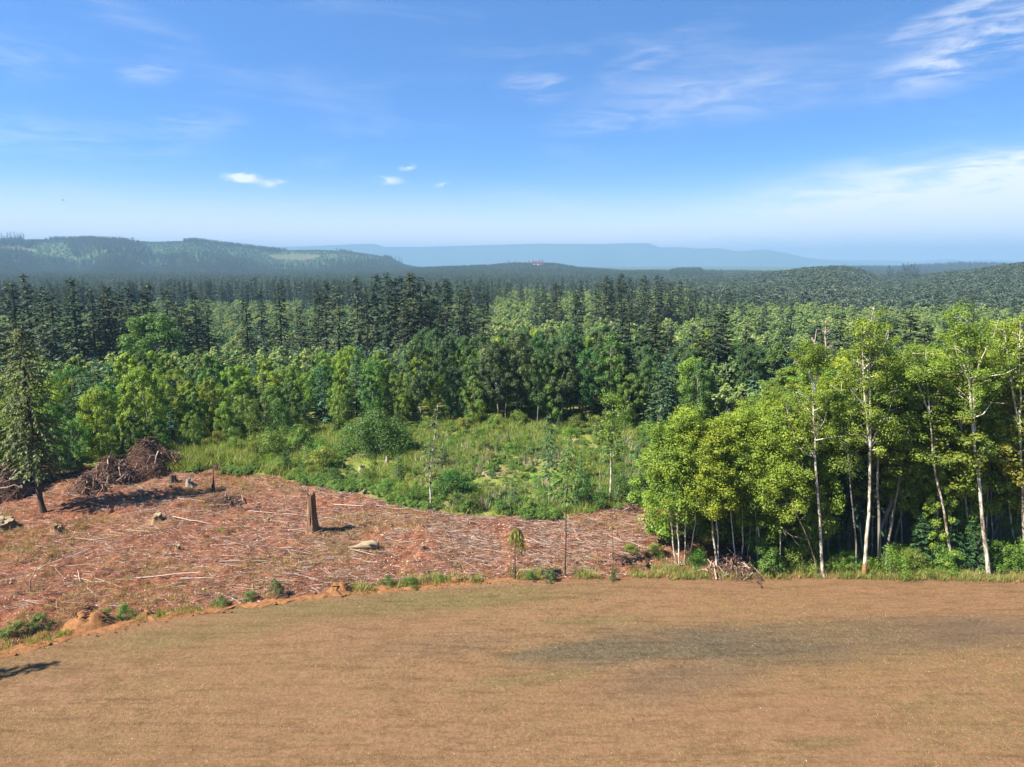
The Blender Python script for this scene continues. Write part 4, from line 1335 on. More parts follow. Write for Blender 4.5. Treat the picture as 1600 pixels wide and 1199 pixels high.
# understory of the stand
rng = np.random.default_rng(67)
US = []
for px in list(range(1225, 1290, 17)) + list(range(1400, 1610, 13)) + [1318, 1332, 1208, 1090, 1100]:
    p = px + rng.uniform(-5, 5)
    US.append((p, ground(p, 899 + rng.uniform(-8, 7) if px > 1200 else 890)))
US.sort(key=lambda q: q[0])
for i, (p, g) in enumerate(US):
    k = rng.random()
    if p > 1420 and k < .35:
        place('conifer_sapling', YC[i % 3], g[0], g[1] + 1.2, rng.uniform(2.5, 5.5), i, f"small green conifer under the tall trees, {nth(i)} in the undergrowth row", 'young conifer', 'undergrowth below the right-hand stand', 1.1, (.9, 1.0, .7))
    else:
        place('shrub', SH[i % 4], g[0], g[1] + .8, rng.uniform(1.2, 2.6), i, f"leafy shrub at the foot of the trees, {nth(i)} in the undergrowth row", 'shrub', 'undergrowth below the right-hand stand', rng.uniform(.9, 1.3), (rng.uniform(.8, 1.2), rng.uniform(.85, 1.15), .8), parts=('stem', 'foliage'))

# ------------------------------------------------------------------ lone trees of the clearing and meadow
# dark old conifer at the left
t_, c_ = conifer_parts(18.2, 4.1, 4.4, 66, 8, 36, .42, .14, 601, .40, .50, .24, -.75, .0085, 1.6)
g = ground(66, 797)
o = thing('conifer_tree', "lone dark conifer with a bare brown trunk standing on the red clearing", 'conifer tree', (g[0], g[1], G(g[0], g[1])))
q = MB(); q.tube(np.array([[.15, 0, -.2], [0, 0, .8], [-.12, 0, 2.2], [-.18, 0, 4.5], [-.1, 0, 9], [0, 0, 17.8]]), [.33, .25, .22, .2, .14, .02], 9)
link('trunk', q.mesh('lone conifer trunk', M['bark'], True), o)
c = link('limbs', t_.mesh('lone conifer limbs', M['bark'], True), o)
c = link('crown', c_.mesh('lone conifer crown', M['dry_conifer']), o)
for k, (h, a, L) in enumerate(((3.9, -.2, 1.7), (3.2, 2.9, 1.2), (4.4, 1.2, 1.5), (4.6, 3.6, 1.8))):
    q = MB(); p0 = np.array([-.15, 0, h]); q.tube(limb(p0, p0 + np.array([math.cos(a) * L, math.sin(a) * L, -.5]), R_, 5, .1), np.linspace(.05, .01, 5), 4, cap=False)
    link('dead_branch', q.mesh('dead limb', M['grey_bark'], True), o)
# its neighbour outside the picture whose shadow falls on the field
x0, y0 = ground(92, 1036)[:2]
place('conifer_tree', CF[3], x0 - 17.4 * math.sin(-SUN_AZ), y0 - 17.4 * math.cos(math.pi + SUN_AZ), 18.5, .5, "conifer at the near field edge whose shadow reaches onto the field", 'conifer tree', None, .8, (1, 1, .9))


def sapling(label, base, top, r0, lo, Rc, seed, leaf, bark='grey_bark', kind='con', bend=0.0, name='sapling', color=None, nlev=26):
    g = ground(*base); top_p = at_depth(top[0], top[1], g[1])
    z = G(g[0], g[1])
    H = top_p[2] - z
    o = thing(name, label, 'young tree', (g[0], g[1], z), 0)
    rng = np.random.default_rng(seed)
    lean = top_p[0] - g[0]
    P = np.array([[0, 0, -.15], [bend, 0, H * .3], [bend * 1.3 + lean * .4, 0, H * .6], [lean, 0, H]])
    P = resample(P, 8, rng, .02)
    q = MB(); q.tube(P, np.linspace(r0, .015, 8), 7); link('trunk', q.mesh('sapling trunk', M[bark], True), o)
    if kind == 'con':
        t2, c2 = conifer_parts(H, Rc, lo * H, nlev, 5, 10, .5, .16, seed, .38, .6, .2, -.4, .0001, 2.2)
        c = c2.mesh('sapling crown', M[leaf])
        co = np.empty(len(c.vertices) * 3, np.float32); c.vertices.foreach_get('co', co); co = co.reshape(-1, 3)
        co[:, 0] += np.interp(co[:, 2], P[:, 2], P[:, 0])
        c.vertices.foreach_set('co', co.ravel())
        c = link('crown', c, o)
    else:
        q, qt = MB(), MB(); C, RC = [], []
        for _ in range(nlev):
            h = H * rng.uniform(lo, 1.0); a = rng.random() * 6.28; L = Rc * rng.uniform(.3, 1) * (1.1 - .6 * h / H)
            p0 = np.array([np.interp(h, P[:, 2], P[:, 0]), 0, h]); e = p0 + np.array([math.cos(a) * L, math.sin(a) * L, L * rng.uniform(.2, .9)])
            qt.tube(limb(p0, e, rng, 3), np.linspace(.025, .008, 3), 3, cap=False)
            C += [e, (e + p0) / 2 + rng.normal(size=3) * .1]; RC += [Rc * .36, Rc * .32]
        link('branches', qt.mesh('sapling twigs', M[bark]), o)
        leaf_cloud(q, np.array(C), np.array(RC), 34, .2, rng, .9)
        c = link('crown', q.mesh('sapling crown', M[leaf]), o)
    if color: c.color = (*color, 1)
    return o


sapling("slender conifer with a thin pale bare lower trunk at the clearing's edge", (673, 797), (684, 632), .085, .30, 1.75, 620, 'dry_conifer', 'birch', nlev=30)
sapling("thin young conifer with a bare lower stem in the middle of the meadow", (858, 797), (855, 648), .06, .36, 1.3, 621, 'young_conifer', 'grey_bark', color=(.85, .9, .7))
sapling("very tall thin pole-like conifer with a small tuft crown at the field edge", (883, 900), (889, 692), .075, .60, 1.35, 622, 'dry_conifer', 'bark', color=(.8, 1.1, .9), nlev=18)
sapling("slim pale-barked twin-stemmed tree with a thin crown right of the meadow", (953, 790), (957, 622), .11, .42, 1.9, 623, 'alder', 'birch', 'broad', nlev=34)
sapling("bare thin leafless sapling standing on the red clearing near the field edge", (957.5, 897), (956, 812), .035, .75, .35, 624, 'dry', 'bark', 'broad', nlev=3)
sapling("small dark conifer spire left of the right-hand alders", (1033, 782), (1022, 735), .05, .05, .8, 625, 'young_conifer', 'bark', color=(.6, .7, .6), nlev=18)
# second stem of the twin
# drooping yellow-green little tree
g = ground(804, 906); H = at_depth(804, 824, g[1])[2]
o = thing('sapling', "small drooping yellow-green tree by the field edge in front of the clearing", 'young tree', (g[0], g[1], G(g[0], g[1])))
rng = np.random.default_rng(640)
q = MB(); q.tube(resample(np.array([[0, 0, -.1], [.05, 0, H * .5], [.1, 0, H * .95]]), 6, rng, .02), np.linspace(.06, .02, 6), 6); link('trunk', q.mesh('droop trunk', M['bark'], True), o)
q = MB(); n = 800
kk = rng.integers(0, 7, n); ca, ct = rng.random(7) * 6.28, rng.uniform(.25, 1.0, 7)
a = ca[kk] + rng.normal(size=n) * .35; t = np.clip(ct[kk] * rng.uniform(.3, 1.1, n), 0, 1.1); dz = rng.uniform(-.5, .25, 7)[kk]
Pn = np.stack([.1 + np.cos(a) * .75 * t, np.sin(a) * .75 * t, H * .99 + dz * t - .8 * t ** 2 - rng.random(n) * 1.3 * t], 1)
Dn = unit(np.stack([np.cos(a) * .35, np.sin(a) * .35, -np.ones(n)], 1) + rng.normal(size=(n, 3)) * .2)
q.kites(Pn, Dn, unit(np.cross(Dn, rng.normal(size=(n, 3)))), .42, .07, 0, rng.random(n), .4)
link('crown', q.mesh('droop crown', M['droop']), o)

# meadow bushes: the big round one
t_, c_ = shrub_parts(5.6, 4.2, 150, 150, .18, 650)
g = ground(590, 709)
o = thing('bush', "big round dark-green bush with several stems standing in the meadow", 'bush', (g[0], g[1], G(g[0], g[1])), 0, (1.15, .8, 1))
link('stem', t_.mesh('bush stems', M['grey_bark'], True), o)
c = link('foliage', c_.mesh('bush foliage', M['broad']), o); c.color = (.60, .68, .75, 1)


def meadow(px, py):
    """inside the meadow between clearing and forest, in picture columns and rows"""
    return 225 < px < 1060


rng = np.random.default_rng(71)
pts = scatter(6000, 60, 101, 235, 1075, 1.75, rng, lambda px, r, x, y: y > CB(x) + .9 and r < front(px) + 1.5)
near_named = []
gb = g
mz = {}
for px, r, x, y in pts:
    if (x - gb[0]) ** 2 + ((y - gb[1]) * .8) ** 2 < 42 or px < 330 and r < 88:
        continue
    edge = y - float(CB(x))
    if edge <= 4 and float(fbm(np.array([x / 4]), np.array([y / 4]), 3, 94)[0]) < .50:
        continue
    if edge > 4 and rng.random() < (.5 if px > 640 else .45):
        continue
    zn = ("by the clearing" if edge < 4 else "by the forest" if r > front(px) - 5 else "amid the meadow")
    part_of = "left of the big bush" if px < 530 else "right of the big bush" if px < 690 else "right of the slender conifer" if px < 850 else "near the white-stemmed alders"
    mz.setdefault((zn, part_of), []).append((px, r, x, y, edge))
for (zn, po), lst in mz.items():
    lst.sort()
    for i, (px, r, x, y, edge) in enumerate(lst):
        u = rng.random()
        if u < (.40 if px > 780 else .22) and edge > 2:
            tp = YC[rng.integers(3)]; H = rng.uniform(1.5, 3.6); nm, ct, look = 'conifer_sapling', 'young conifer', "small young conifer"; c = (rng.uniform(1.1, 1.6), rng.uniform(1.1, 1.4), rng.uniform(.7, 1.0)); wide = 1.15
        else:
            tp = SH[rng.integers(4)]; H = rng.uniform(.7, 1.7) if px > 560 else rng.uniform(1.2, 3.4); nm, ct, look = 'shrub', 'shrub', "leafy green shrub"
            if zn.startswith("by the clearing"): H = rng.uniform(.9, 2.1)
            if zn.startswith("by the forest"): H = rng.uniform(1.5, 3.2)
            c = (rng.uniform(.8, 1.55), rng.uniform(.85, 1.25), rng.uniform(.7, 1.2)); wide = rng.uniform(.9, 1.35)
        place(nm, tp, x, y, H, rng.random() * 6.28, f"{look}, {nth(i)} {zn} {po}", ct, 'shrubs and saplings of the meadow', wide, c, parts=('stem', 'foliage') if nm == 'shrub' else ('trunk', 'crown'))
# bushes one can point at
for px, py, H, wide, col, lab in [
        (704, 775, 3.0, 1.25, (.6, .85, 1.1), "big bluish-green bush right of the slender conifer"),
        (524, 756, 1.9, .8, (.55, .6, .8), "dark upright bush at the clearing edge right of the snag"),
        (450, 738, 2.9, .62, (.45, .55, .8), "narrow very dark bush at the clearing edge behind the snag"),
        (470, 708, 4.0, .8, (.8, .9, .9), "tall leafy bush left of the big round bush"),
        (437, 690, 5.5, .6, (.85, .95, .9), "tall narrow leafy shrub in front of the dead white tree"),
        (366, 700, 3.2, .8, (.95, .95, .9), "upright pale green bush behind the yellow-green grass"),
        (915, 792, 3.2, .9, (.6, .8, 1.0), "bluish bush just right of the pole-like conifer"),
        (965, 788, 2.8, 1.1, (.6, .65, .7), "dark bush around the foot of the twin-stemmed tree"),
        (790, 802, 1.5, 1.6, (.7, .8, .8), "wide low bush on the clearing edge left of the thin conifer"),
        (730, 800, 1.6, 1.5, (.85, .9, .8), "low bush at the clearing edge below the bluish one"),
        (1000, 770, 2.2, 1.2, (1.0, .95, .8), "yellowish bush left of the white-stemmed alders"),
        (30, 992, 1.0, 1.6, (1.0, .85, .9), "weedy bush on the dirt bank at the left"),
        (8, 999, .9, 1.2, (1.15, 1.0, .8), "yellowish weeds leftmost on the dirt bank"),
        (62, 985, 1.2, 1.2, (.75, .75, .9), "dark weedy bush left of the root mound"),
        (168, 968, .8, 1.0, (1.25, 1.1, .8), "bright yellow-green weed left of the tall weed by the mound"),
        (197, 966, 1.2, .7, (.85, 1.0, .8), "upright green weed right of the root mound"),
        (432, 934, 1.3, .8, (.6, .55, .7), "dark brownish bush on the field edge"),
        (345, 948, .6, 1.5, (.8, .9, .9), "low green weeds on the field edge between bank and bush"),
        (392, 940, .8, 1.3, (.75, .8, .8), "green weeds close left of the dark brownish bush"),
        (640, 917, .8, 1.7, (1.0, .85, .9), "low tangled bush right of the small dirt heap"),
        (605, 916, .8, 1.3, (1.15, .95, 1.0), "dry tangled weeds left of the low tangled bush"),
        (688, 910, .75, .7, (.7, 1.0, .8), "small bright green bush on the field edge"),
        (828, 908, .8, .9, (.7, .75, .8), "low green bush right of the drooping tree"),
        (858, 909, .95, 1.25, (.6, .7, .8), "dark low bush at the foot of the pole-like conifer"),
        (957, 909, .7, .7, (.7, .8, .8), "tiny green bush at the bare sapling's foot"),
        (985, 866, .7, 1.6, (1.2, 1.0, .9), "yellowish weeds on the clearing near the alders"),
        (1025, 868, .8, 1.8, (1.2, 1.05, .9), "yellow-green weed patch beside the alder clump"),
        (1090, 886, .9, 1.2, (.7, .85, .8), "low green bush under the left alder clump"),
        (40, 745, 1.3, 1.3, (1.5, 1.2, 1.5), "pale dry bush by the lone conifer's trunk"),
        (90, 825, .35, 2.2, (1.4, 1.15, 1.2), "low weeds in the slash below the lone conifer"),
        (345, 830, .35, 2.0, (1.5, 1.15, 1.2), "yellowish low weeds in the slash left of the snag")]:
    g = ground(px, py)
    place('bush', SH[int(px) % 4], g[0], g[1], H, px * .7, lab, 'bush', None, wide, col, parts=('stem', 'foliage'))

# grass of the meadow, dry weeds of the clearing, seedlings of the field
TUF = [tuft_parts(26, .75, .22, .05, 680 + i).mesh('meadow tuft', M['weed']) for i in range(3)]
DRY = [tuft_parts(18, .5, .18, .035, 690 + i).mesh('dry tuft', M['dry']) for i in range(2)]
SEED = [tuft_parts(10, .09, .10, .012, 700 + i, .8).mesh('seedling tuft', M['dry' if i else 'weed']) for i in range(2)]
rng = np.random.default_rng(73)
px, r, x, y = rand_sector(30000, 58, 108, 200, 1120, rng)
m = (y > CB(x) + .2) & (fbm(x / 6, y / 6, 3, 95) + rng.normal(size=len(x)) * .08 > .51)
x, y = x[m], y[m]; n = len(x)
s = rng.uniform(.6, 1.5, n) * np.where((px[m] < 430), 1.5, 1.0)
mass('meadow_grass', np.stack([x, y, T(x, y)], 1), rz_of(n, rng, .1), np.stack([s, s, s], 1), rng.integers(0, 3, n), TUF)
BRU = [joined('low brush', shrub_parts(2, 1.5, 18, 70, .17, 660 + i), 'shrub', 'grey_bark') for i in range(3)]
px, r, x, y = rand_sector(5200, 60, 104, 215, 1110, rng)
m = (y > CB(x) + .3) & (r < np.interp(px, FR_X, FR_R) + 2) & (fbm(x / 4, y / 4, 3, 96) + rng.normal(size=len(x)) * .1 > .47)
x, y = x[m], y[m]
xe = rng.uniform(CBX[0] * .45, CBX[-1] + 2, 1500); ye = CB(xe) + rng.gamma(1.2, 1.3, 1500) - .7
ke = fbm(xe / 3.5, ye / 3.5, 3, 98) > .50; xe, ye = xe[ke], ye[ke]
x, y = np.concatenate([x, xe]), np.concatenate([y, ye])
n = len(x); s = rng.uniform(.14, .42, n)
mass('meadow_brush', np.stack([x, y, T(x, y)], 1), rz_of(n, rng, .1), np.stack([s * 1.3, s * 1.3, s], 1), rng.integers(0, 3, n), BRU)
px, r, x, y = rand_sector(16000, 38, 84, -120, 1130, rng)
m = (y > FB(x) + .6) & (y < CB(x)) & (fbm(x / 5, y / 5, 3, 97) + rng.normal(size=len(x)) * .05 > .57) & (x < CBX[-1] + 2)
x, y = x[m], y[m]; n = len(x); s = rng.uniform(.3, .9, n)
mass('dry_grass', np.stack([x, y, clearing_relief(x, y) + .04], 1), rz_of(n, rng, .1), np.stack([s, s, s], 1), rng.integers(0, 2, n), DRY)
xe = rng.uniform(-62, 12, 1700); ye = FB(xe) + .35 + rng.gamma(1.3, .45, 1700) - .3
ke = fbm(xe / 2.2, ye / 2.2, 3, 111) > .46; xe, ye = xe[ke], ye[ke]; xr = rng.uniform(12, 52, 2600); yr = FB(xr) + rng.gamma(1.4, .9, 2600) - .35
xe, ye = np.concatenate([xe, xr]), np.concatenate([ye, yr])
n = len(xe); s = rng.uniform(.35, 1.05, n)
mass('bank_weeds', np.stack([xe, ye, np.where(xe > 12, .03, np.where(ye < FB(xe) + .2, .05, clearing_relief(xe, ye) + .05))], 1), rz_of(n, rng, .12), np.stack([s, s, s], 1), rng.integers(0, 3, n), [DRY[0], TUF[0], DRY[1]])
q = MB(); cube = np.array([[i, j, k] for k in (-1, 1) for j in (-1, 1) for i in (-1, 1)], float); cf = np.array([[0, 2, 3, 1], [4, 5, 7, 6], [0, 1, 5, 4], [2, 6, 7, 3], [0, 4, 6, 2], [1, 3, 7, 5]])
for _ in range(900):
    x_ = rng.uniform(-60, 4); y_ = float(FB(x_)) + .2 + rng.normal() * .45; sz = rng.gamma(1.6, .014) + .012
    q.add(cube * sz * rng.uniform(.5, 1.1, (8, 3)) * np.array([1.3, 1, .7]) + np.array([x_, y_, .07 + sz * .5]), cf)
link('dirt_rubble', q.mesh('dirt clods', M['g_dirt']), kind='stuff')
px, r, x, y = rand_sector(34000, 26, 52, -150, 1750, rng)
m = (y < FB(x) - .4) & (fbm(x / 7, y / 2.5, 3, 99) + rng.random(len(x)) * .25 > .58)
x, y = x[m], y[m]; n = len(x); s = rng.uniform(.5, 1.3, n)
mass('seedling_grass', np.stack([x, y, field_relief(x, y) + .045], 1), rz_of(n, rng, .1), np.stack([s, s, s], 1), rng.integers(0, 2, n), SEED)

STALK = tuft_parts(5, 1.1, .15, .045, 720, .18).mesh('dead stalks', M['deadwood'])
rng = np.random.default_rng(77)
px, r, x, y = rand_sector(2400, 62, 92, 560, 1060, rng)
m = (y > CB(x) + .8) & (fbm(x / 5, y / 5, 3, 113) > .52)
x, y = x[m], y[m]; n = len(x); sx = rng.uniform(.6, 1.2, n)
mass('dead_weeds', np.stack([x, y, T(x, y)], 1), rz_of(n, rng, .1), np.stack([sx, sx, sx], 1), np.zeros(n, int), [STALK])

# ------------------------------------------------------------------ slash on the clearing
rng = np.random.default_rng(83)
LAND = {"the tall snag": ground(490, 833), "the lone conifer": ground(66, 797), "the brush piles": ground(190, 750), "the split pale log": ground(574, 852), "the root mound": ground(135, 968),
        "the drooping tree": ground(804, 906), "the small dirt heap": ground(535, 925), "the slender conifer": ground(673, 797), "the left alder clump": ground(1060, 885), "the charred post": ground(334, 765)}


def stick_mesh(L, r, rng, sides=4, tint=None):
    q = MB()
    P = limb((-L / 2, 0, 0), (L / 2, 0, 0), rng, 5, 0, .02)
    t = rng.random() if tint is None else tint
    q.tube(P, np.linspace(r, r * .55, 5), sides, 0, t)
    return q


def sample_clearing(n, rng):
    out = []
    while len(out) < n:
        px, py = rng.uniform(-60, 1050), rng.uniform(738, 960)
        d = px_dir(px, py); t = -CAM_H / d[2]; x, y = d[0] * t, d[1] * t
        if FB(x) + .9 < y < CB(x) - .3 and x < 13:
            out.append((px, py, x, y))
    return out


STK = [stick_mesh(1.0, .028, rng, 5, .62 + .06 * i).mesh('pale stick', M['slash'], True) for i in range(5)]
STB = [stick_mesh(1.0, .03, rng, 5, .30 + .05 * i).mesh('brown stick', M['slash'], True) for i in range(4)]
cand = []
for px, py, x, y in sample_clearing(170, rng):
    best = min(LAND, key=lambda k: (LAND[k][0] - x) ** 2 + (LAND[k][1] - y) ** 2)
    pale = rng.random() < .72
    L = float(rng.choice([1.6, 2.2, 3.0, 4.2, 5.5], p=[.42, .32, .16, .08, .02]))
    cand.append((best, pale, L, math.hypot(LAND[best][0] - x, LAND[best][1] - y), px, x, y))
# some long ones the photograph shows
for px, py, L, ang in [(240, 903, 7.0, .05), (330, 901, 4.5, .12), (430, 800, 6.5, -.12), (520, 806, 5.5, -.10), (440, 890, 5.0, -.1), (560, 793, 5, -.05), (680, 822, 3.0, .03), (740, 834, 3.5, -.12), (780, 843, 2.6, -.1), (170, 912, 3.0, -.4),
                       (295, 775, 5.0, .35), (380, 881, 4.0, -.08), (640, 758 + 40, 3.5, -.05), (660, 860, 2.2, .9), (985, 806, 3.2, -.6), (820, 878, 2.4, -.35), (70, 885, 2.0, .2), (130, 905, 2.4, -.5)]:
    g = ground(px, py)
    best = min(LAND, key=lambda k: (LAND[k][0] - g[0]) ** 2 + (LAND[k][1] - g[1]) ** 2)
    cand.append((best, True, L, math.hypot(LAND[best][0] - g[0], LAND[best][1] - g[1]), px, g[0], g[1], ang))
kinds = {}
for c in cand:
    kinds.setdefault((c[0], c[1], c[2] > 2.5), []).append(c)
for (lm, pale, longer), lst in kinds.items():
    lst.sort(key=lambda c: c[3])
    for i, c in enumerate(lst):
        near_w = "nearest" if i == 0 else ORD[i] + " nearest" if i < len(ORD) else "farther"
        lab = f"{'long' if longer else 'short'} {'bleached' if pale else 'brown'} stick lying in the slash, {near_w} to {lm}"
        me = STK[i % 5] if pale else STB[i % 4]
        o = link('fallen_stick', me, None, label=lab, category='stick', group='sticks lying on the cleared ground')
        x, y = c[5], c[6]
        o.location = (x, y, G(x, y) + .05)
        o.rotation_euler = (rng.normal() * .1, rng.normal() * .05, c[7] if len(c) > 7 else rng.normal() * .55 + (math.pi if rng.random() < .5 else 0))
        th = .6 + .22 * c[2] * rng.uniform(.6, 1.2)
        o.scale = (c[2], th, th)
# the rest as one mass of slash
q = MB()
pts = sample_clearing(9000, rng)
for px, py, x, y in pts:
    pass
n = 30000
xs_ = rng.uniform(-62, 14, n); vv = rng.random(n)
ys_ = FB(xs_) + .7 + (CB(xs_) - FB(xs_) - .9) * vv
den = fbm(xs_ / 4, ys_ / 4, 3, 103) + .15 * rng.random(n)
m = den > .44
xs_, ys_ = xs_[m], ys_[m]; n = len(xs_)
zs_ = clearing_relief(xs_, ys_) + .07 + rng.random(n) * .10
L = rng.gamma(2.0, .36, n).clip(.2, 2.4); a = rng.normal(size=n) * .6; pit = rng.normal(size=n) * .16
D = np.stack([np.cos(a) * np.cos(pit), np.sin(a) * np.cos(pit), np.sin(pit)], 1); S = unit(np.cross(D, np.array([0, 0, 1.0]))); U = np.cross(S, D)
rad = rng.uniform(.006, .019, n)[:, None]
C0 = np.stack([xs_, ys_, zs_], 1); A0, A1 = C0 - D * L[:, None] / 2, C0 + D * L[:, None] / 2
V = np.stack([A0 + U * rad, A0 - U * rad * .5 + S * rad, A0 - U * rad * .5 - S * rad, A1 + U * rad * .6, A1 - U * rad * .3 + S * rad * .6, A1 - U * rad * .3 - S * rad * .6], 1).reshape(-1, 3)
base = np.arange(n)[:, None] * 6
F = np.concatenate([base + np.array([[0, 1, 4, 3]]), base + np.array([[1, 2, 5, 4]]), base + np.array([[2, 0, 3, 5]])])
q.add(V, F, 0, np.repeat(rng.beta(1.0, 1.25, n), 6))
# chips and bark flakes
n = 46000
xs_ = rng.uniform(-62, 14, n); ys_ = FB(xs_) + .4 + (CB(xs_) - FB(xs_) - .6) * rng.random(n)
zs_ = clearing_relief(xs_, ys_) + .06
nr = unit(np.stack([rng.normal(size=n) * .5, rng.normal(size=n) * .5, np.ones(n)], 1)); D = unit(np.cross(nr, rng.normal(size=(n, 3)))); S = np.cross(nr, D)
s = rng.uniform(.04, .15, n)
q.kites(np.stack([xs_, ys_, zs_], 1), D, S, s * 1.6, s * .6, 0, rng.beta(.9, 1.0, n))
link('slash_debris', q.mesh('slash debris', M['slash']), kind='stuff')
# wood chips and dark twigs scattered over the field
q = MB(); n = 2600
px, r, x, y = rand_sector(n, 27, 51, -100, 1700, rng)
m = (y < FB(x) - .3); x, y = x[m], y[m]; n = len(x)
nr = unit(np.stack([rng.normal(size=n) * .3, rng.normal(size=n) * .3, np.ones(n)], 1)); D = unit(np.cross(nr, rng.normal(size=(n, 3)))); S = np.cross(nr, D)
big = rng.random(n) < .05
s = np.where(big, rng.uniform(.15, .5, n), rng.uniform(.03, .075, n))
q.kites(np.stack([x, y, field_relief(x, y) + .075], 1), D, S, s, np.where(big, .035, s * .6), 0, np.where(big, rng.uniform(0, .35, n), rng.beta(1.2, .8, n)))
link('wood_litter', q.mesh('wood litter', M['slash']), kind='stuff')


# brush piles
def brush_pile(label, px, py, wpx, hpx, seed, nst=46, dark=.0, name='brush_pile', ntw=700):
    rng = np.random.default_rng(seed)
    g = ground(px, py)
    sc = math.hypot(g[1], CAM_H) * 1.0 / FPX
    Rx, Hh = wpx * sc / 2, hpx * sc * .80
    dark = min(.75, dark + .18)
    o = thing(name, label, 'brush pile', (g[0], g[1] + Rx * .5, G(g[0], g[1] + Rx * .5) - .05))
    # earth and packed twigs inside
    A, Tt = np.meshgrid(np.linspace(0, 2 * np.pi, 40), np.linspace(0, 1, 14), indexing='ij')
    prof = (1 - Tt) * (1 + .3 * (fbm(np.cos(A) * 2 + 5, np.sin(A) * 2 + Tt * 3, 3, seed) - .5))
    q = MB(); q.grid(Rx * prof * np.cos(A) * .85, Rx * .8 * prof * np.sin(A) * .85, -.2 + Hh * .78 * Tt ** .85 * (1 + .25 * (fbm(A * 3 * 0 + np.cos(A) * 3 + 9, np.sin(A) * 3 + Tt * 4, 2, seed + 3) - .5)))
    link('core', q.mesh('pile core', M['root'], False), o)

    def surf(n):
        a = rng.random(n) * 6.28; t = rng.random(n) ** .9
        rad = (1 - t ** 1.25) * rng.uniform(.78, 1.10, n) * (1 + .22 * np.sin(a * 3 + seed) + .12 * np.sin(a * 5 + seed * 2))
        P = np.stack([Rx * rad * np.cos(a), Rx * .8 * rad * np.sin(a), Hh * t * .95], 1)
        N = unit(np.stack([np.cos(a), np.sin(a), .4 + 1.6 * t], 1))
        D = rng.normal(size=(n, 3)) * np.array([1, 1, .75])
        D = D - N * np.sum(D * N, 1, keepdims=True) * rng.uniform(.55, 1.0, (n, 1))
        return P, unit(D)
    P, dr = surf(nst)
    for i in range(nst):
        L = rng.uniform(.35, 1.0) * min(Rx, 3.0) * .95
        q = MB(); q.tube(limb(P[i] - dr[i] * L * .5 + [0, 0, .06], P[i] + dr[i] * L * .5 + [0, 0, .06], rng, 4, .05, .06), np.linspace(.055, .022, 4) * rng.uniform(.6, 1.5), 5, 0, rng.beta(1.4, 1.2) * (1 - dark))
        link('branch', q.mesh('pile branch', M['slash'], True), o)
    for i in range(max(3, nst // 6)):
        a = rng.random() * 6.28; t = rng.uniform(.05, .6); r0 = Rx * (1 - t) * .95
        c = np.array([r0 * math.cos(a), r0 * .8 * math.sin(a), Hh * t + .1]); d = unit(np.array([[math.cos(a) * .6 + rng.normal() * .5, math.sin(a) * .6 + rng.normal() * .5, -.35 + rng.normal() * .3]]))[0]
        L = rng.uniform(.6, 1.1) * min(Rx, 2.6, Hh * 1.3)
        q = MB(); q.tube(limb(c - d * L * .5, c + d * L * .5, rng, 4, .02, .04), np.linspace(.11, .06, 4) * rng.uniform(.7, 1.2) * min(1.0, Rx / 2.2, Hh / 2.0), 6, 0, rng.uniform(.35, .9))
        link('log', q.mesh('pile log', M['slash'], True), o)
    q = MB(); P, dr = surf(ntw)
    L = rng.uniform(.3, 1.5, ntw) * min(1.0, Rx / 2.2); S = unit(np.cross(dr, rng.normal(size=(ntw, 3)))); U = np.cross(S, dr); rd = rng.uniform(.012, .030, ntw)[:, None]
    A0, A1 = P - dr * L[:, None] * .5, P + dr * L[:, None] * .5
    V = np.stack([A0 + U * rd, A0 - U * rd * .5 + S * rd, A0 - U * rd * .5 - S * rd, A1 + U * rd * .5, A1 - U * rd * .3 + S * rd * .5, A1 - U * rd * .3 - S * rd * .5], 1).reshape(-1, 3)
    base = np.arange(ntw)[:, None] * 6
    q.add(V, np.concatenate([base + np.array([[0, 1, 4, 3]]), base + np.array([[1, 2, 5, 4]]), base + np.array([[2, 0, 3, 5]])]), 0, np.repeat(rng.beta(1.1, 1.7, ntw) * (1 - dark), 6))
    link('twigs', q.mesh('pile twigs', M['slash']), o, kind='stuff')
    return o


brush_pile("largest dark brown brush pile at the back of the clearing", 216, 744, 118, 62, 710, 60, .35, ntw=2100)
brush_pile("middle brush pile with pale branches in front of the largest one", 160, 757, 88, 50, 711, 56, .15, ntw=1500)
brush_pile("small low brush pile with two upright pale sticks near the lone conifer", 127, 774, 62, 36, 712, 30, .2, ntw=420)
brush_pile("brush pile cut by the left edge of the picture behind the lone conifer", -6, 781, 76, 68, 713, 56, .1, ntw=1500)
brush_pile("heap of red-brown twigs at the foot of the young alders", 1150, 904, 100, 20, 714, 60, .15, ntw=700)
brush_pile("small dark twig heap on the clearing left of the alders", 985, 806, 40, 10, 715, 14, .5, ntw=120)
brush_pile("low tangle of brown sticks on the clearing left of the snag", 345, 796, 88, 16, 716, 26, .3, ntw=260)


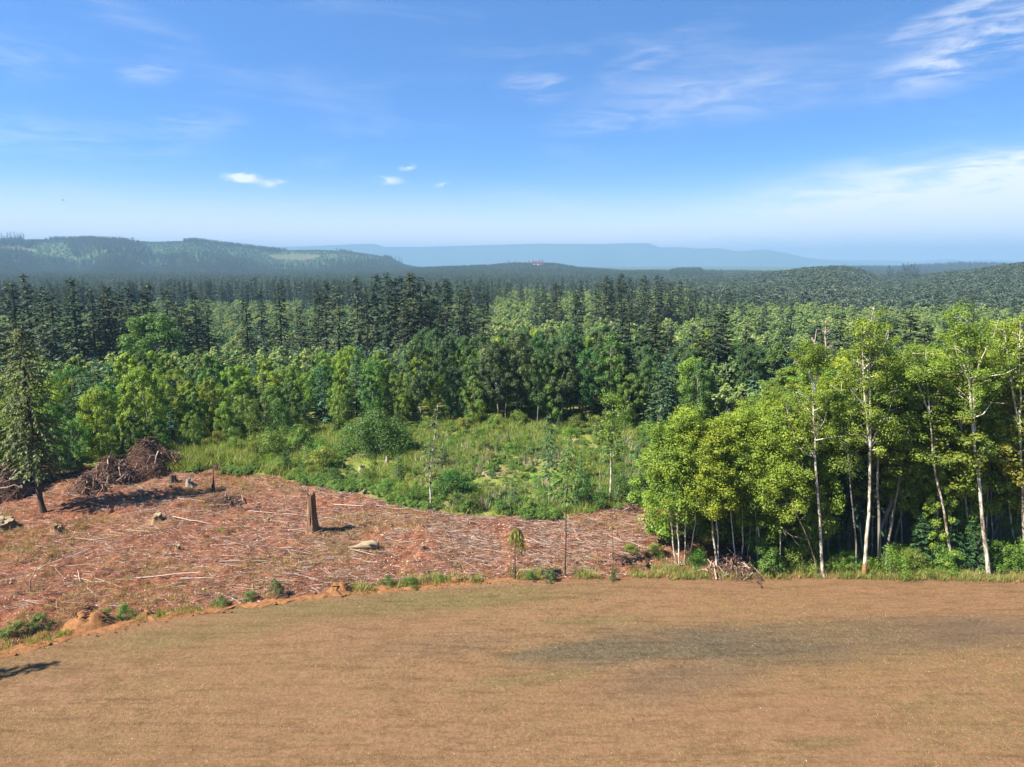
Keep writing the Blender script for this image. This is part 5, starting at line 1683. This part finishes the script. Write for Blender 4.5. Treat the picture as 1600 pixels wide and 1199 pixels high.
# snag, stumps, posts, logs
def stump(name, label, cat, px, py, hpx, wpx, seed, mat='stump', jag=.18, flare=1.35, rough=.1):
    rng = np.random.default_rng(seed)
    g = ground(px, py); sc = math.hypot(g[1], CAM_H) / FPX
    H, r = hpx * sc / .93, wpx * sc / 2
    n, m = 22, 9
    a = np.arange(n + 1) / n * 2 * np.pi
    prof = 1 + rough * np.interp(a, a, np.r_[q := rng.normal(size=n), q[0]])
    top = H * (1 - jag * np.abs(np.r_[q2 := rng.random(n), q2[0]]) + (.22 if mat != 'snag' or H < 2 else .03) * np.cos(a + rng.random() * 6))
    A, Tt = np.meshgrid(a, np.linspace(0, 1, m), indexing='ij')
    rad = r * prof[:, None] * (1 + (flare - 1) * (1 - Tt) ** 3 - .1 * Tt)
    b_ = MB(); b_.grid(rad * np.cos(A), rad * np.sin(A), -.15 + Tt * (top[:, None] + .15))
    o = thing(name, label, cat, (g[0], g[1], G(g[0], g[1])), rng.random() * 6)
    link('trunk', b_.mesh(name + ' side', M[mat], True), o)
    q = MB(); A, Tt = np.meshgrid(a, np.linspace(0, 1, 5), indexing='ij')
    q.grid(rad[:, -1:] * np.cos(A) * (1 - Tt), rad[:, -1:] * np.sin(A) * (1 - Tt), top[:, None] * (1 - .25 * Tt * jag) - .12 * Tt * H * jag)
    link('broken_top' if jag > .1 else 'cut_top', q.mesh(name + ' top', M['pale_wood' if mat == 'stump' else mat], True), o)
    return o


o = stump('snag', "tall broken snag of red-brown wood standing in the middle of the clearing", 'snag', 490, 834, 58, 12.5, 720, 'snag', .12, 1.6, .16)
rng = np.random.default_rng(721)
o.rotation_euler = (0, 0, 0)
sc = math.hypot(58, 24) / FPX
H = 58 * sc / .93
for k, (dx, dy, h0, h1, r1, col) in enumerate([(-.30, -.05, H * .5, H * 1.13, .13, 'snag'), (-.40, -.1, 0, H * .98, .075, 'pale_wood'), (.22, -.1, H * .6, H * 1.02, .10, 'snag'), (.05, -.38, H * .1, H * .8, .06, 'snag'), (-.18, -.36, 0, H * .9, .06, 'pale_wood')]):  # pale splinters on the left put the snag's sunlit side into the colour
    q = MB(); q.tube(resample(np.array([[dx * 1.1, dy, h0], [dx, dy, (h0 + h1) / 2], [dx * .9, dy, h1]]), 6, rng, .02), np.linspace(r1, r1 * .25, 6), 6)
    link('splinter', q.mesh('snag splinter', M[col], True), o)
for k, (px, py, h, wd, lab, mat) in enumerate([
        (247, 816, 11, 12, "pale cut stump in yellowish weeds below the tree shadow", 'stump'), (271, 756, 11, 8, "dark stump with a pale side behind the largest brush pile's right foot", 'bark'),
        (265, 763, 7, 7, "small brown stump left of the dark stump", 'stump'), (297, 758, 8, 10, "mossy grey stump right of the dark stump", 'grey_bark'),
        (223, 776, 9, 12, "round reddish stump in front of the largest brush pile", 'snag'), (565, 737, 11, 9, "pale grey stump in the green meadow below the big bush", 'deadwood'),
        (605, 725, 11, 5, "slim grey stump under the big round bush", 'deadwood'), (278, 857, 8, 6, "small pale stump in the slash below the tree shadow", 'stump'),
        (420, 816, 6, 8, "low pale stump left of the tall snag", 'stump'), (8, 828, 14, 26, "broad pale splintered stump at the left edge of the clearing", 'stump'),
        (660, 862, 7, 6, "small brown stump in the slash right of the split log", 'stump'), (90, 832, 9, 14, "broken brown stump in the slash below the lone conifer", 'snag'),
        (262, 866, 5, 12, "low dark stump near the small pale stump", 'snag'), (568, 772, 6, 8, "pale stump chunk at the clearing edge behind the split log", 'stump'), (760, 742, 6, 12, "grey log end in the open meadow", 'deadwood'),
        (898, 692, 5, 14, "pale log end in the far meadow right of centre", 'deadwood'), (340, 737, 9, 10, "dark root stump at the grass edge behind the charred post", 'root')]):
    stump('stump', lab, 'stump', px, py, h, wd, 730 + k, mat, .45 if k % 3 else .2, 1.9, .2)
# charred thin post
g = ground(334, 766)
o = thing('charred_post', "thin charred dead sapling post standing behind the clearing's weeds", 'dead tree', (g[0], g[1], G(g[0], g[1])))
q = MB(); q.tube(np.array([[0, 0, -.2], [.03, 0, 1.0], [.08, 0, 2.2], [.12, 0, 4.0]]), [.16, .12, .05, .02], 6); link('trunk', q.mesh('post trunk', M['root'], True), o)
q = MB(); q.tube(np.array([[-.3, 0, -.2], [-.1, 0, .9], [.02, 0, 1.5]]), [.12, .1, .03], 6); link('splinter', q.mesh('post splinter', M['hollow'], True), o)
# split pale log with a dark hollow
g = ground(574, 856)
o = thing('split_log', "split pale log chunk with a dark hollow lying right of the tall snag", 'log', (g[0], g[1], G(g[0], g[1]) + .1))
rng = np.random.default_rng(760)
q = MB(); q.tube(np.array([[-1.7, .1, .05], [-.9, .05, .15], [-.3, 0, .3], [.35, 0, .36], [.8, 0, .3], [1.0, 0, .2]]), [.05, .16, .34, .42, .36, .16], 9); link('wood', q.mesh('log wood', M['pale_wood'], True), o)
q = MB(); q.tube(np.array([[.2, -.34, .46], [.45, -.38, .48], [.72, -.34, .46]]), [.05, .13, .05], 7); link('hollow', q.mesh('log hollow', M['hollow'], True), o)
q = MB(); q.tube(np.array([[.75, 0, .4], [.95, -.02, .7], [1.02, 0, .95]]), [.10, .06, .02], 5); link('splinter', q.mesh('log splinter', M['pale_wood'], True), o)
q = MB(); q.tube(np.array([[-1.4, -.3, .1], [-.2, -.9, .08], [1.0, -1.6, .08]]), [.07, .06, .05], 5); link('branch', q.mesh('log branch', M['pale_wood'], True), o)


# root mound and small dirt heap at the field edge
def mound(label, px, py, wpx, hpx, seed, roots):
    rng = np.random.default_rng(seed)
    g = ground(px, py); sc = math.hypot(g[1], CAM_H) / FPX
    Rx, H = wpx * sc / 2, hpx * sc
    o = thing('dirt_mound', label, 'mound', (g[0], g[1] + .3, .02))
    A, Tt = np.meshgrid(np.linspace(0, 2 * np.pi, 60), np.linspace(0, 1, 22), indexing='ij')
    X, Y = Rx * (1 - Tt) * np.cos(A), Rx * .7 * (1 - Tt) * np.sin(A)
    Z = -.1 + H * sstep(Tt * 1.2) * (.75 + .9 * (fbm(X * 1.6 + 5, Y * 1.6, 4, seed) - .3)) + .12 * Tt * (fbm(X * 5, Y * 5, 2, seed + 2) - .5)
    q = MB(); q.grid(X, Y, Z); link('earth', q.mesh('mound earth', M['g_dirt'], True), o)
    for k in range(roots):
        a = rng.uniform(-.6, 3.7); r0 = rng.uniform(.1, .6) * Rx
        p0 = np.array([r0 * math.cos(a), r0 * .5 * math.sin(a) - .1, H * rng.uniform(.3, .8)])
        e = p0 + np.array([rng.normal() * .5, rng.normal() * .3 - .15, rng.uniform(-.25, .35)])
        q = MB(); q.tube(limb(p0, e, rng, 5, .1, .1), np.linspace(.07, .015, 5), 5); link('root', q.mesh('mound root', M['root'], True), o)


mound("dirt mound with torn dark roots on the bank at the left field edge", 135, 980, 90, 26, 770, 26)
mound("small orange dirt heap at the field edge below the snag", 530, 928, 56, 15, 771, 8)
mound("low dirt heap on the bank right of the root mound", 222, 966, 40, 10, 772, 6)
mound("tiny dirt heap at the field edge near the bright green bush", 712, 911, 36, 8, 773, 3)
# pale bent stick standing on the slash at the left, and a fallen log in front of the stand
g = ground(47, 925)
o = thing('bent_branch', "pale bent branch sticking up from the slash near the dirt bank", 'branch', (g[0], g[1], G(g[0], g[1])))
q = MB(); q.tube(np.array([[0, 0, -.1], [.12, 0, .9], [.6, .1, 1.8], [1.5, .2, 2.6]]), [.05, .04, .03, .012], 5); link('stem', q.mesh('bent stem', M['deadwood'], True), o)
q = MB(); q.tube(np.array([[.5, .1, 1.6], [1.1, .1, 2.0], [1.4, .1, 2.15]]), [.03, .02, .01], 4); link('fork', q.mesh('bent fork', M['deadwood'], True), o)
g = ground(1316, 902)
o = link('fallen_log', (lambda q: (q.tube(np.array([[-1.3, 0, 0], [0, .05, .04], [1.3, -.05, .02]]), [.10, .09, .06], 7), q.mesh('fallen log', M['deadwood'], True))[1])(MB()), None,
         label="pale fallen log at the field edge in front of the dark gap", category='log')
o.location = (g[0], g[1] + .3, G(g[0], g[1]) + .12)

# bird in the sky
p = at_depth(98, 313, 140)
q = MB()
q.tube(np.array([[-.28, 0, 0], [-.15, 0, .02], [.05, 0, .03], [.2, 0, .02], [.27, 0, 0]]), [.01, .06, .08, .05, .01], 7)
q.add([[-.1, -.05, .03], [.1, -.05, .03], [.05, -.55, .16], [-.06, -.5, .14]], [[0, 1, 2, 3]]); q.add([[-.1, .05, .03], [.1, .05, .03], [.05, .55, .16], [-.06, .5, .14]], [[3, 2, 1, 0]])
q.add([[-.26, -.03, 0], [-.26, .03, 0], [-.42, .07, 0], [-.42, -.07, 0]], [[0, 1, 2, 3]])
o = link('bird', q.mesh('bird', M['feathers'], True), None, label="tiny bird flying in the sky above the left hill", category='bird')
o.location = p; o.rotation_euler = (.3, .1, .4)

# ------------------------------------------------------------------ haze
q = MB(); q.box((0, 0, (385 - 13.5) / 2), (36000, 36000, 385 + 13.5))
hm = bpy.data.materials.new('air'); hm.use_nodes = True
h = NT(hm.node_tree)
pv = h.n('ShaderNodeVolumePrincipled')
pv.inputs['Color'].default_value = HAZE_COLOUR
pv.inputs['Density'].default_value = HAZE_DENSITY
pv.inputs['Density Attribute'].default_value = ""
ho = h.n('ShaderNodeOutputMaterial'); h.t.links.new(pv.outputs[0], ho.inputs['Volume'])
hm.cycles.homogeneous_volume = True
link('haze', q.mesh('haze', hm), None, kind='stuff')
